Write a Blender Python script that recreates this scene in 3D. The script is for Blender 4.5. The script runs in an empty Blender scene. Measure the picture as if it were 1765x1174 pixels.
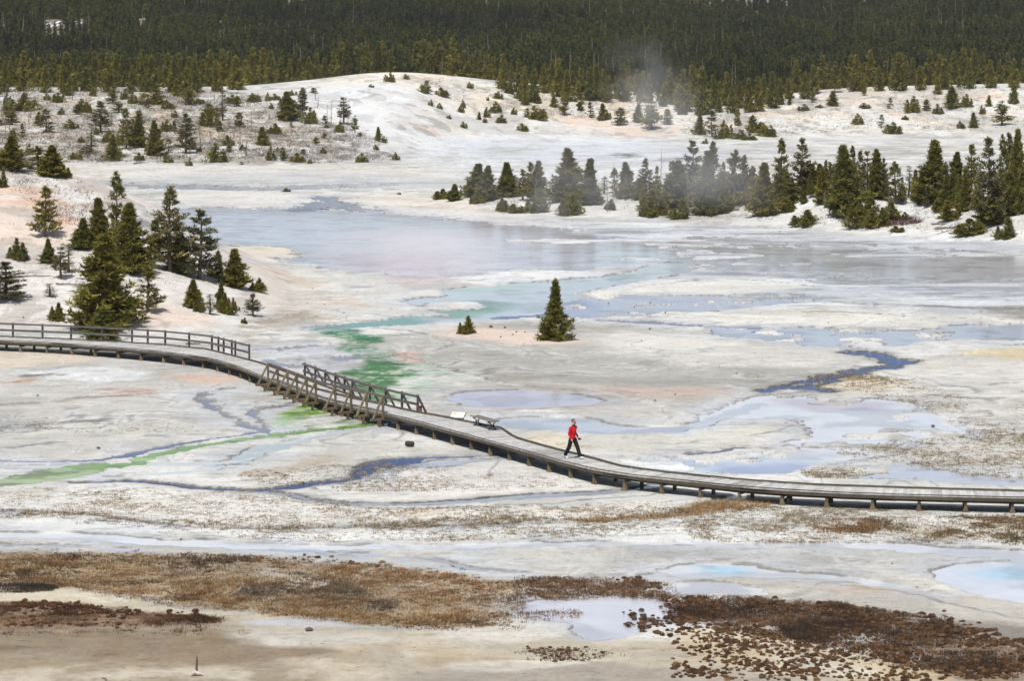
import bpy, bmesh, math, random
import numpy as np
from mathutils import Vector, Matrix

# ------------------------------------------------------------------ camera, sky, sun, exposure
scene = bpy.context.scene
F, EYE, HORIZON, CX = 4500.0, 19.5, 89.0, 882.5      # focal length and horizon in photo pixels, eye height in metres
cam_d = bpy.data.cameras.new("camera"); cam = bpy.data.objects.new("camera", cam_d)
scene.collection.objects.link(cam); scene.camera = cam
cam.location = (0, 0, EYE); cam.rotation_euler = (math.pi / 2, 0, 0)
cam_d.sensor_width = 36.0; cam_d.lens = 36.0 * F / 1765.0
cam_d.shift_y = -(587.0 - HORIZON) / 1765.0
cam_d.clip_start = 0.5; cam_d.clip_end = 9000
SUN_EL = math.radians(63); SHADOW = Vector((0.42, 0.91)).normalized()
sun_d = bpy.data.lights.new("sun", 'SUN'); sun = bpy.data.objects.new("sun", sun_d); scene.collection.objects.link(sun)
sun_d.energy = 4.1; sun_d.angle = math.radians(0.53); sun_d.color = (1.0, 0.965, 0.91)
ray = Vector((SHADOW.x * math.cos(SUN_EL), SHADOW.y * math.cos(SUN_EL), -math.sin(SUN_EL)))
sun.rotation_euler = ray.to_track_quat('-Z', 'Y').to_euler(); sun.location = (-60, -60, 200)
world = bpy.data.worlds.new("World"); scene.world = world; world.use_nodes = True
wn = world.node_tree.nodes; wl = world.node_tree.links
bg = wn.get("Background") or wn.new("ShaderNodeBackground")
sky = wn.new("ShaderNodeTexSky"); sky.sky_type = 'NISHITA'; sky.sun_disc = False
sky.sun_elevation = SUN_EL; sky.sun_rotation = math.atan2(-SHADOW.x, -SHADOW.y)
sky.altitude = 2300; sky.air_density = 1.0; sky.dust_density = 2.5; sky.ozone_density = 1.0
# thin broken cloud over the blue, added out of view to whiten water reflections
tcw = wn.new("ShaderNodeTexCoord"); cn = wn.new("ShaderNodeTexNoise"); cn.inputs["Scale"].default_value = 2.6; cn.inputs["Detail"].default_value = 6; cn.inputs["Roughness"].default_value = 0.6
mpw = wn.new("ShaderNodeMapping"); mpw.inputs["Scale"].default_value = (1, 1, 2.4); wl.new(tcw.outputs["Generated"], mpw.inputs[0]); wl.new(mpw.outputs[0], cn.inputs["Vector"])
cr = wn.new("ShaderNodeMapRange"); cr.interpolation_type = 'SMOOTHSTEP'; wl.new(cn.outputs[0], cr.inputs[0]); cr.inputs[1].default_value = 0.36; cr.inputs[2].default_value = 0.62; cr.inputs[4].default_value = 0.85
cm_ = wn.new("ShaderNodeMix"); cm_.data_type = 'RGBA'; wl.new(cr.outputs[0], cm_.inputs[0]); wl.new(sky.outputs[0], cm_.inputs[6]); cm_.inputs[7].default_value = (6.3, 6.4, 6.7, 1)
wl.new(cm_.outputs[2], bg.inputs[0]); bg.inputs[1].default_value = 0.078
scene.view_settings.view_transform = 'Standard'; scene.view_settings.look = 'None'
scene.view_settings.exposure = 0.13; scene.view_settings.gamma = 1.0
scene.render.film_transparent = False
scene.cycles.volume_max_steps = 128
scene.cycles.diffuse_bounces = 1; scene.cycles.volume_bounces = 2; scene.cycles.max_bounces = 6; scene.cycles.transparent_max_bounces = 6

# ------------------------------------------------------------------ small helpers
COL = scene.collection
def lin(c):
    c = np.asarray(c, float) / 255.0
    return np.where(c <= 0.04045, c / 12.92, ((c + 0.055) / 1.055) ** 2.4)
def smooth(t): t = np.clip(t, 0, 1); return t * t * (3 - 2 * t)
def tag(o, label=None, cat=None, group=None, kind=None):
    if label: o["label"] = label
    if cat: o["category"] = cat
    if group: o["group"] = group
    if kind: o["kind"] = kind
    return o
def link(name, me, parent=None, mats=()):
    o = bpy.data.objects.new(name, me); COL.objects.link(o)
    if me is not None:
        for m in mats:
            if m.name not in [x.name for x in me.materials if x]: me.materials.append(m)
    if parent is not None: o.parent = parent
    return o
def empty(name, loc, rz=0.0):
    o = bpy.data.objects.new(name, None); COL.objects.link(o)
    o.location = loc; o.rotation_euler = (0, 0, rz); o.empty_display_size = 0.3
    return o
def mesh_np(name, V, FQ=None, FT=None, col=None, mat_idx=None, smooth_shade=False):
    """mesh from numpy verts, quads, tris; col = per-vertex rgb"""
    me = bpy.data.meshes.new(name)
    V = np.asarray(V, np.float32)
    nq = 0 if FQ is None else len(FQ); nt = 0 if FT is None else len(FT)
    me.vertices.add(len(V)); me.vertices.foreach_set("co", V.ravel())
    loops = []
    if nq: loops.append(np.asarray(FQ, np.int32).ravel())
    if nt: loops.append(np.asarray(FT, np.int32).ravel())
    loops = np.concatenate(loops) if loops else np.zeros(0, np.int32)
    me.loops.add(len(loops)); me.loops.foreach_set("vertex_index", loops)
    me.polygons.add(nq + nt)
    st = np.concatenate([np.arange(nq) * 4, nq * 4 + np.arange(nt) * 3]).astype(np.int32)
    me.polygons.foreach_set("loop_start", st)
    if mat_idx is not None: me.polygons.foreach_set("material_index", np.asarray(mat_idx, np.int32))
    if smooth_shade: me.polygons.foreach_set("use_smooth", np.ones(nq + nt, bool))
    if col is not None:
        a = me.color_attributes.new("tint", 'FLOAT_COLOR', 'POINT')
        c = np.ones((len(V), 4), np.float32); c[:, :3] = col; a.data.foreach_set("color", c.ravel())
    me.update(calc_edges=True); me.validate()
    return me
class MB:
    """collects boxes, bars and tubes into one mesh"""
    def __init__(s): s.v = []; s.f = []; s.c = []
    def add(s, vs, fs, c=None):
        b = len(s.v); s.v += [tuple(p) for p in vs]; s.f += [tuple(i + b for i in f) for f in fs]
        s.c += [c if c is not None else (1, 1, 1)] * len(vs)
    def bar(s, a, b, w, h, up=(0, 0, 1), c=None):
        a = Vector(a); b = Vector(b); d = (b - a).normalized(); up = Vector(up)
        x = d.cross(up)
        if x.length < 1e-4: x = d.cross(Vector((1, 0, 0)))
        x.normalize(); y = x.cross(d).normalized()
        x *= w / 2; y *= h / 2
        vs = [a - x - y, a + x - y, a + x + y, a - x + y, b - x - y, b + x - y, b + x + y, b - x + y]
        s.add(vs, [(3, 2, 1, 0), (4, 5, 6, 7), (0, 1, 5, 4), (1, 2, 6, 5), (2, 3, 7, 6), (3, 0, 4, 7)], c)
    def tube(s, pts, rad, n=7, c=None, cap=True):
        rings = []; pts = [Vector(p) for p in pts]
        vs = []; fs = []
        for i, p in enumerate(pts):
            d = (pts[min(i + 1, len(pts) - 1)] - pts[max(i - 1, 0)]).normalized()
            x = d.cross(Vector((0.31, 0.17, 0.93))); x = x if x.length > 1e-3 else d.cross(Vector((1, 0, 0)))
            x.normalize(); y = d.cross(x)
            r = rad[i] if hasattr(rad, '__len__') else rad
            rx, ry = r if hasattr(r, '__len__') else (r, r)
            for k in range(n):
                a = 2 * math.pi * k / n; vs.append(p + x * (rx * math.cos(a)) + y * (ry * math.sin(a)))
        for i in range(len(pts) - 1):
            for k in range(n):
                fs.append((i * n + k, i * n + (k + 1) % n, (i + 1) * n + (k + 1) % n, (i + 1) * n + k))
        if cap: fs.append(tuple(range(n - 1, -1, -1))); fs.append(tuple((len(pts) - 1) * n + k for k in range(n)))
        s.add(vs, fs, c)
    def mesh(s, name, smooth_shade=False):
        me = bpy.data.meshes.new(name); me.from_pydata(s.v, [], s.f)
        a = me.color_attributes.new("tint", 'FLOAT_COLOR', 'POINT')
        c = np.ones((len(s.v), 4), np.float32); c[:, :3] = np.array(s.c); a.data.foreach_set("color", c.ravel())
        if smooth_shade:
            for p in me.polygons: p.use_smooth = True
        me.update(); return me
    def build(s, name, mat, parent=None, smooth_shade=False):
        return link(name, s.mesh(name, smooth_shade), parent, [mat])

# value noise on world coordinates
_rs = np.random.RandomState(7); _LAT = _rs.rand(256, 256)
def vnoise(x, y, o=0):
    x = x + o * 17.31; y = y + o * 9.77
    xi = np.floor(x).astype(np.int64); yi = np.floor(y).astype(np.int64)
    fx = smooth(x - xi); fy = smooth(y - yi)
    a = _LAT[xi & 255, yi & 255]; b = _LAT[(xi + 1) & 255, yi & 255]
    c = _LAT[xi & 255, (yi + 1) & 255]; d = _LAT[(xi + 1) & 255, (yi + 1) & 255]
    return (a * (1 - fx) + b * fx) * (1 - fy) + (c * (1 - fx) + d * fx) * fy
def fbm(x, y, o=0, n=4):
    s = 0; a = 0.5; t = 0
    for i in range(n):
        s = s + a * vnoise(x * 2 ** i, y * 2 ** i, o + i * 3); t += a; a *= 0.55
    return s / t

# ------------------------------------------------------------------ terrain
UT = np.arange(-4000, 6001, 4.0)
def table(pairs, k=12):
    p = np.array(pairs, float); y = np.interp(UT, p[:, 0], p[:, 1])
    ker = np.ones(2 * k + 1) / (2 * k + 1)
    for _ in range(2): y = np.convolve(np.pad(y, k, mode='edge'), ker, mode='valid')
    return y
def look(tb, U): return np.interp(U, UT, tb)
def depth_of(v): return F * EYE / (v - HORIZON)
# bank (left mound): foot, crest distance, crest height
MF = table([(-900, 600), (-300, 592), (0, 583), (200, 588), (320, 592), (380, 588), (440, 568), (480, 545), (510, 522), (560, 515), (700, 512)], 6)
MD = table([(-900, 245), (-200, 240), (0, 238), (100, 235), (200, 232), (300, 228), (400, 222), (450, 215), (500, 209), (560, 209)], 6)
MV = table([(-900, 215), (-200, 225), (0, 262), (60, 280), (130, 300), (200, 320), (300, 376), (370, 424), (400, 441), (450, 476), (500, 506), (530, 520), (560, 530)], 4)
MZ = np.maximum(EYE - (MV - HORIZON) * MD / F, 0) * smooth((535 - UT) / 60)
# tree ridge on the far shore
RF = table([(640, 352), (740, 358), (850, 370), (1000, 377), (1150, 383), (1300, 392), (1450, 402), (1600, 412), (1765, 428), (2000, 442), (3000, 460)])
RV = table([(640, 338), (740, 334), (850, 334), (1000, 335), (1100, 329), (1250, 333), (1380, 320), (1500, 318), (1600, 320), (1765, 324), (2100, 320), (3000, 320)])
RD0 = depth_of(RF); RD = RD0 + 26
RZ = np.maximum(EYE - (RV - HORIZON) * RD / F, 0) * smooth((UT - 690) / 120)
# back slopes
BF = table([(-900, 290), (0, 287), (300, 287), (500, 287), (600, 283), (680, 272), (730, 255), (800, 246), (1000, 240), (1250, 238), (1500, 236), (1765, 240), (3000, 250)])
BD = table([(-900, 610), (300, 615), (480, 640), (620, 680), (900, 690), (1200, 690), (1800, 700), (3000, 700)])
BV = table([(-900, 150), (0, 150), (300, 150), (420, 148), (550, 136), (620, 126), (690, 123), (760, 128), (860, 139), (960, 147), (1080, 158), (1200, 166), (1320, 168), (1400, 155), (1500, 149), (1765, 143), (3000, 140)], 8)
BZ = EYE - (BV - HORIZON) * BD / F
BD0 = depth_of(BF)
def terr(X, Y):
    Ys = np.maximum(Y, 1.0); U = CX + F * X / Ys
    ft = depth_of(look(MF, U)); dc = look(MD, U); zc = look(MZ, U)
    t = np.clip((Y - ft) / np.maximum(dc - ft, 4), 0, 1)
    q = smooth((Y - dc) / 48.0)
    wob = fbm(X / 9, Y / 9, 2, 3) - 0.5
    zm = zc * (0.5 * t + 0.5 * smooth(t)) * (1 - q)
    zm = zm + wob * 0.9 * np.clip(zm / 2.0, 0, 1)
    ft = look(RD0, U); dc = look(RD, U); zc = look(RZ, U)
    t = np.clip((Y - ft) / (dc - ft), 0, 1); q = smooth((Y - dc - 8) / 40.0)
    zr = zc * (0.55 * t + 0.45 * smooth(t)) * (1 - q)
    zr = zr + (fbm(X / 6, Y / 6, 5, 3) - 0.5) * 1.3 * np.clip(zr / 1.5, 0, 1)
    ft = look(BD0, U); dc = look(BD, U); zc = look(BZ, U)
    t = np.clip((Y - ft) / (dc - ft), 0, 1)
    zb = zc * (0.6 * t + 0.4 * smooth(t))
    zb = zb + (fbm(X / 26, Y / 26, 9, 4) - 0.5) * 3.2 * smooth(t * 2.5) * (1 - smooth((t - 0.8) / 0.2))
    over = np.clip(Y - dc, 0, None)
    dip = -3.0 * smooth(over / 35.0) * look(DIP, U)
    rise = np.clip(Y - 800, 0, None)
    zb = zb + dip + (0.068 * rise + (fbm(X / 130, Y / 130, 13, 3) - 0.5) * 26 * smooth(rise / 500)) * (1 - 0.75 * smooth((Y - 1700) / 1500))
    return np.maximum(np.maximum(zm, zr), 0) + zb
DIP = table([(-900, 0.3), (250, 0.3), (420, 1), (860, 1), (960, 0.2), (1350, 0.2), (1420, .5), (3000, 0.5)])
def project(X, Y, Z):
    Ys = np.maximum(Y, 1.0)
    return CX + F * X / Ys, HORIZON + F * (EYE - Z) / Ys
def on_plane(u, v, z=0.0):
    Y = F * (EYE - z) / (v - HORIZON); return Vector(((u - CX) * Y / F, Y, z))
_YS = np.concatenate([np.arange(60, 300, 0.5), np.arange(300, 800, 1.0), np.arange(800, 2400, 4.0)])
def on_ground(u, v):
    """first point of the terrain seen along the direction (u, v)"""
    X = (u - CX) * _YS / F; Z = terr(X, _YS)
    vv = HORIZON + F * (EYE - Z) / _YS
    i = int(np.argmax(vv <= v))
    if vv[i] > v: i = len(_YS) - 1
    if i > 0 and vv[i - 1] > v:
        k = (vv[i - 1] - v) / max(vv[i - 1] - vv[i], 1e-6); Y = _YS[i - 1] * (1 - k) + _YS[i] * k
    else: Y = _YS[i]
    x = (u - CX) * Y / F
    return Vector((x, Y, float(terr(np.array([x]), np.array([Y]))[0])))

# ------------------------------------------------------------------ materials
def new_mat(name):
    m = bpy.data.materials.new(name); m.use_nodes = True
    nt = m.node_tree; b = nt.nodes.get("Principled BSDF"); return m, nt, b
def nd(nt, typ, **kw):
    n = nt.nodes.new(typ)
    for k, v in kw.items():
        if k.startswith('i_'):
            n.inputs[k[2:].replace('_', ' ')].default_value = v
        else: setattr(n, k, v)
    return n
def noise(nt, scale, detail=4, rough=0.6, coord=None):
    n = nd(nt, "ShaderNodeTexNoise"); n.inputs["Scale"].default_value = scale
    n.inputs["Detail"].default_value = detail; n.inputs["Roughness"].default_value = rough
    if coord is not None: nt.links.new(coord, n.inputs["Vector"])
    return n
def ramp(nt, fac, stops):
    r = nd(nt, "ShaderNodeValToRGB"); nt.links.new(fac, r.inputs[0])
    e = r.color_ramp.elements
    while len(e) < len(stops): e.new(0.5)
    for x, (p, c) in zip(e, stops):
        x.position = p; x.color = (c, c, c, 1) if not hasattr(c, '__len__') else (*c, 1)
    return r
def mul(nt, a, b, fac=1.0, mode='MULTIPLY'):
    m = nd(nt, "ShaderNodeMix", data_type='RGBA', blend_type=mode); m.inputs[0].default_value = fac
    for s, i in ((a, 6), (b, 7)):
        if hasattr(s, 'is_linked') or hasattr(s, 'links'): nt.links.new(s, m.inputs[i])
        else: m.inputs[i].default_value = (*s, 1)
    return m.outputs[2]
def pos(nt): return nd(nt, "ShaderNodeNewGeometry").outputs["Position"]
def attr(nt, name, out="Color"): return nd(nt, "ShaderNodeAttribute", attribute_name=name).outputs[out]

def mat_ground():
    m, nt, b = new_mat("sinter_ground"); P = pos(nt)
    c = attr(nt, "mineral")
    n1 = noise(nt, 0.55, 6, 0.68, P); n2 = noise(nt, 6.0, 3, 0.7, P); n3 = noise(nt, 2.2, 5, 0.75, P)
    r1 = ramp(nt, n1.outputs[0], [(0.3, (0.86, 0.855, 0.85)), (0.55, (1.0, 1.0, 1.0)), (0.75, (1.07, 1.065, 1.06))])
    r2 = ramp(nt, n2.outputs[0], [(0.28, (0.62, 0.58, 0.53)), (0.40, (0.95, 0.95, 0.95)), (0.62, (1.03, 1.03, 1.03))])
    r3 = ramp(nt, n3.outputs[0], [(0.30, (0.80, 0.78, 0.76)), (0.46, (1, 1, 1)), (0.7, (1.04, 1.04, 1.04))])
    k = mul(nt, c, r1.outputs[0]); k = mul(nt, k, r2.outputs[0], 0.8)
    k = mul(nt, k, r3.outputs[0], 0.85)
    # loose pebbles and crumbs of crust, in drifts
    for sc, lo, th, dark in ((2.3, 0.17, 0.62, (0.50, 0.44, 0.37)), (5.5, 0.22, 0.60, (0.60, 0.55, 0.49))):
        vo = nd(nt, "ShaderNodeTexVoronoi"); nt.links.new(P, vo.inputs["Vector"]); vo.inputs["Scale"].default_value = sc
        sp = ramp(nt, vo.outputs["Distance"], [(lo * 0.7, 1.0), (lo, 0.0)])
        sx = nd(nt, "ShaderNodeSeparateColor"); nt.links.new(vo.outputs["Color"], sx.inputs[0]); pk = ramp(nt, sx.outputs[0], [(th, 0.0), (th + 0.02, 1.0)])
        dr = ramp(nt, noise(nt, 0.22 * sc / 2.3, 4, 0.6, P).outputs[0], [(0.42, 0.0), (0.60, 1.0)])
        m1 = nd(nt, "ShaderNodeMath", operation='MULTIPLY'); nt.links.new(sp.outputs[0], m1.inputs[0]); nt.links.new(pk.outputs[0], m1.inputs[1])
        m2 = nd(nt, "ShaderNodeMath", operation='MULTIPLY'); nt.links.new(m1.outputs[0], m2.inputs[0]); nt.links.new(dr.outputs[0], m2.inputs[1])
        mx = nd(nt, "ShaderNodeMix", data_type='RGBA', blend_type='MULTIPLY'); nt.links.new(m2.outputs[0], mx.inputs[0]); nt.links.new(k, mx.inputs[6]); mx.inputs[7].default_value = (*dark, 1); k = mx.outputs[2]
    # thin drying streaks left by sheets of water
    mp = nd(nt, "ShaderNodeMapping"); nt.links.new(P, mp.inputs[0]); mp.inputs["Scale"].default_value = (0.35, 1.0, 1)
    sk = noise(nt, 1.3, 6, 0.7, mp.outputs[0]); rk = ramp(nt, sk.outputs[0], [(0.35, (0.66, 0.65, 0.65)), (0.44, (0.97, 0.97, 0.97)), (0.55, (1, 1, 1)), (0.68, (1.08, 1.08, 1.08))])
    k = mul(nt, k, rk.outputs[0], 0.8)
    nt.links.new(k, b.inputs["Base Color"])
    wet = attr(nt, "wet", "Fac")
    mr = nd(nt, "ShaderNodeMapRange"); nt.links.new(wet, mr.inputs[0]); mr.inputs[3].default_value = 0.88; mr.inputs[4].default_value = 0.22
    nt.links.new(mr.outputs[0], b.inputs["Roughness"])
    b.inputs["Specular IOR Level"].default_value = 0.35
    nb = noise(nt, 3.0, 8, 0.72, P); bp = nd(nt, "ShaderNodeBump"); bp.inputs["Strength"].default_value = 0.75; bp.inputs["Distance"].default_value = 0.10
    nt.links.new(nb.outputs[0], bp.inputs["Height"]); nt.links.new(bp.outputs[0], b.inputs["Normal"])
    return m
def mat_water():
    m, nt, b = new_mat("thermal_water"); P = pos(nt)
    c = attr(nt, "mineral"); rp = attr(nt, "ripple", "Fac")
    n1 = noise(nt, 0.35, 5, 0.65, P)
    r1 = ramp(nt, n1.outputs[0], [(0.3, (0.85, 0.86, 0.88)), (0.6, (1, 1, 1))])
    nt.links.new(mul(nt, c, r1.outputs[0]), b.inputs["Base Color"])
    b.inputs["Roughness"].default_value = 0.13; b.inputs["IOR"].default_value = 1.333
    mp = nd(nt, "ShaderNodeMapping"); nt.links.new(P, mp.inputs[0]); mp.inputs["Scale"].default_value = (1.0, 0.55, 1)
    nb = noise(nt, 2.6, 4, 0.6, mp.outputs[0]); bp = nd(nt, "ShaderNodeBump"); bp.inputs["Distance"].default_value = 0.12
    nt.links.new(nb.outputs[0], bp.inputs["Height"]); nt.links.new(rp, bp.inputs["Strength"])
    nt.links.new(bp.outputs[0], b.inputs["Normal"])
    return m
def mat_tint(name, base, rough=0.8, var=0.25, scale=8.0, bump=0.3, translucent=0.0, obj_var=0.0, spec=0.3, shade_var=0.0):
    """colour x vertex tint x noise"""
    m, nt, b = new_mat(name)
    tc = nd(nt, "ShaderNodeTexCoord").outputs["Object"]
    c = mul(nt, tuple(base), attr(nt, "tint"))
    n = noise(nt, scale, 5, 0.65, tc)
    r = ramp(nt, n.outputs[0], [(0.3, (1 - var,) * 3), (0.7, (1 + var * 0.6,) * 3)])
    c = mul(nt, c, r.outputs[0])
    if obj_var:
        oi = nd(nt, "ShaderNodeObjectInfo").outputs["Random"]
        r2 = ramp(nt, oi, [(0.0, (1 - obj_var, 1 - obj_var * 0.6, 1.0)), (0.5, (1, 1, 1)), (1.0, (1 + obj_var, 1 + obj_var * 0.6, 0.9))])
        c = mul(nt, c, r2.outputs[0])
    if shade_var:     # broad lit and shaded patches put into the needle colour by noise
        ws = noise(nt, 0.014, 4, 0.6, pos(nt)); r3 = ramp(nt, ws.outputs[0], [(0.36, (1 - shade_var, 1 - shade_var, 1 - shade_var * 0.6)), (0.5, (1, 1, 1)), (0.64, (1 + shade_var, 1 + shade_var * 0.9, 1))]); c = mul(nt, c, r3.outputs[0])
    nt.links.new(c, b.inputs["Base Color"]); b.inputs["Roughness"].default_value = rough
    b.inputs["Specular IOR Level"].default_value = spec
    if bump:
        bp = nd(nt, "ShaderNodeBump"); bp.inputs["Strength"].default_value = bump; bp.inputs["Distance"].default_value = 0.02
        nt.links.new(n.outputs[0], bp.inputs["Height"]); nt.links.new(bp.outputs[0], b.inputs["Normal"])
    if translucent:
        t = nd(nt, "ShaderNodeBsdfTranslucent"); nt.links.new(c, t.inputs[0])
        mx = nd(nt, "ShaderNodeMixShader"); mx.inputs[0].default_value = translucent
        out = nt.nodes.get("Material Output")
        nt.links.new(b.outputs[0], mx.inputs[1]); nt.links.new(t.outputs[0], mx.inputs[2]); nt.links.new(mx.outputs[0], out.inputs[0])
    return m
def mat_wood(name, base, spec=0.2):
    m, nt, b = new_mat(name); P = pos(nt)
    c = mul(nt, tuple(base), attr(nt, "tint"))
    n = noise(nt, 3.0, 6, 0.7, P); r = ramp(nt, n.outputs[0], [(0.3, (0.68, 0.67, 0.66)), (0.5, (1, 1, 1)), (0.7, (1.12, 1.12, 1.1))])
    n2 = noise(nt, 28.0, 3, 0.6, P); r2 = ramp(nt, n2.outputs[0], [(0.35, (0.75, 0.74, 0.72)), (0.6, (1.05, 1.05, 1.05))])
    c = mul(nt, mul(nt, c, r.outputs[0]), r2.outputs[0])
    nt.links.new(c, b.inputs["Base Color"]); b.inputs["Roughness"].default_value = 0.85; b.inputs["Specular IOR Level"].default_value = spec
    bp = nd(nt, "ShaderNodeBump"); bp.inputs["Strength"].default_value = 0.4; bp.inputs["Distance"].default_value = 0.01
    nt.links.new(n2.outputs[0], bp.inputs["Height"]); nt.links.new(bp.outputs[0], b.inputs["Normal"])
    return m
M = dict(
    ground=mat_ground(), water=mat_water(),
    deck=mat_wood("weathered_deck_wood", lin((190, 190, 190))),
    beam=mat_wood("dark_beam_wood", lin((96, 88, 78))),
    post=mat_wood("tan_post_wood", lin((124, 112, 92))),
    rail=mat_wood("grey_rail_wood", lin((104, 98, 98))),
    bark=mat_tint("pine_bark", lin((112, 98, 84)), 0.9, 0.35, 6),
    dead=mat_tint("dead_grey_wood", lin((134, 126, 120)), 0.9, 0.3, 6),
    pine=mat_tint("pine_needles", lin((128, 123, 58)), 0.75, 0.25, 2.0, 0.0, 0.25, 0.16, 0.25),
    pine_grey=mat_tint('dull_needles', lin((122, 116, 80)), 0.8, 0.25, 2.0, 0.0, 0.2, 0.18, 0.2),
    forest=mat_tint("shaded_forest_needles", lin((80, 84, 46)), 0.8, 0.25, 2.0, 0.0, 0.15, 0.22, 0.2, 0.42),  # darker base colour stands in for cloud shade on the hillside
    grass=mat_tint("dry_grass", (1, 1, 1), 0.85, 0.2, 3.0, 0.0, 0.2, 0.0, 0.1),
    rock=mat_tint("dark_rock", lin((96, 88, 80)), 0.85, 0.35, 6, 0.5),
    steel=mat_tint("dark_iron", lin((38, 38, 40)), 0.5, 0.1, 8, 0.0),
)
# ------------------------------------------------------------------ ground sheet with mineral colours
us = np.concatenate([np.linspace(-2600, -150, 40)[:-1], np.arange(-150, 1916, 1.9), np.linspace(1920, 4300, 40)])
vs_near = np.arange(1215.0, 330.0, -1.15)
vs_mid = np.arange(330.0, 268.0, -0.8)
ys = np.concatenate([[4, 15, 30, 45, 58, 68, 74], depth_of(vs_near), depth_of(vs_mid),
                     np.arange(depth_of(268.0) + 1.2, 730, 1.3), np.arange(731, 830, 4), np.arange(836, 1030, 14), np.arange(1032, 1140, 3), np.arange(1150, 1500, 14), np.arange(1520, 5200, 120)])
NU, NY = len(us), len(ys)
UU, YY = np.meshgrid(us, ys)                # rows = depth
XX = (UU - CX) * YY / F
X1 = XX.ravel(); Y1 = YY.ravel(); Z1 = terr(X1, Y1)
flat = Z1 < 0.02
PU, PV = project(X1, Y1, Z1); PV = np.clip(PV, 96, 2000); PU = np.clip(PU, -3000, 5000)
WW = -F * np.log(PV - HORIZON)              # with U this is a conformal chart of the plain
# organic warp of all outlines
warp_u = (fbm(X1 / 2.2, Y1 / 2.2, 21, 5) - 0.5) + 0.25 * (fbm(X1 / 0.5, Y1 / 0.5, 23, 2) - 0.5); warp_w = (fbm(X1 / 2.2, Y1 / 2.2, 33, 5) - 0.5) + 0.25 * (fbm(X1 / 0.5, Y1 / 0.5, 35, 2) - 0.5)
ORDER = np.argsort(PV, kind='stable'); PVS = PV[ORDER]
def to_w(v): return -F * np.log(np.maximum(np.asarray(v, float), 96.0) - HORIZON)
def spline(p, closed=True, k=4):
    p = np.asarray(p, float); n = len(p); out = []
    rng_ = range(n if closed else n - 1)
    for i in rng_:
        if closed: a, b, c, d = p[(i - 1) % n], p[i], p[(i + 1) % n], p[(i + 2) % n]
        else: a, b, c, d = p[max(i - 1, 0)], p[i], p[i + 1], p[min(i + 2, n - 1)]
        for j in range(k):
            t = j / k
            q = 0.5 * (2 * b + (c - a) * t + (2 * a - 5 * b + 4 * c - d) * t * t + (3 * b - a - 3 * c + d) * t ** 3)
            q = np.where(np.abs(c - b).max() < 1e-9, b, q)
            out.append(q)
    if not closed: out.append(p[-1])
    return np.array(out)
def select(u0, u1, v0, v1):
    i0, i1 = np.searchsorted(PVS, [v0, v1]); idx = ORDER[i0:i1]
    return idx[(PU[idx] > u0) & (PU[idx] < u1)]
def poly_sd(u, w, pu, pw):
    """signed distance, inside positive"""
    d2 = np.full(u.shape, 1e18); ins = np.zeros(u.shape, bool); n = len(pu)
    for i in range(n):
        ax, ay = pu[i], pw[i]; bx, by = pu[(i + 1) % n], pw[(i + 1) % n]
        ex, ey = bx - ax, by - ay; L = ex * ex + ey * ey + 1e-9
        t = np.clip(((u - ax) * ex + (w - ay) * ey) / L, 0, 1)
        dx = u - ax - t * ex; dy = w - ay - t * ey
        np.minimum(d2, dx * dx + dy * dy, out=d2)
        if ay != by:
            ins ^= ((ay > w) != (by > w)) & (u < ex * (w - ay) / (ey if abs(ey) > 1e-9 else 1e-9) + ax)
    return np.where(ins, 1, -1) * np.sqrt(d2)
def line_sd(u, w, pu, pw, wd):
    best = np.full(u.shape, -1e9)
    for i in range(len(pu) - 1):
        ex, ey = pu[i + 1] - pu[i], pw[i + 1] - pw[i]; L = ex * ex + ey * ey + 1e-9
        t = np.clip(((u - pu[i]) * ex + (w - pw[i]) * ey) / L, 0, 1)
        d = np.sqrt((u - pu[i] - t * ex) ** 2 + (w - pw[i] - t * ey) ** 2)
        np.maximum(best, (wd[i] * (1 - t) + wd[i + 1] * t) / 2 - d, out=best)
    return best
def outline(pts, closed, warp=14, sm=True, pad=60):
    """(vertex indices, signed distance) of an outline given in image pixel coordinates (u, v)"""
    p = np.array(pts, float)
    q = spline(p, closed) if sm else p
    v0, v1 = q[:, 1].min(), q[:, 1].max(); wpad = pad + warp + (0 if closed else p[:, 2].max())
    k = wpad / F
    idx = select(q[:, 0].min() - wpad, q[:, 0].max() + wpad, HORIZON + (v0 - HORIZON) * math.exp(-k), HORIZON + (v1 - HORIZON) * math.exp(k))
    u = PU[idx] + warp_u[idx] * warp * 2; w = WW[idx] + warp_w[idx] * warp * 2
    if closed: return idx, poly_sd(u, w, q[:, 0], to_w(q[:, 1]))
    return idx, line_sd(u, w, q[:, 0], to_w(q[:, 1]), np.maximum(q[:, 2], 1))
N = len(X1)
MIN = np.zeros((N, 3)); WET = np.zeros(N)
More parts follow.
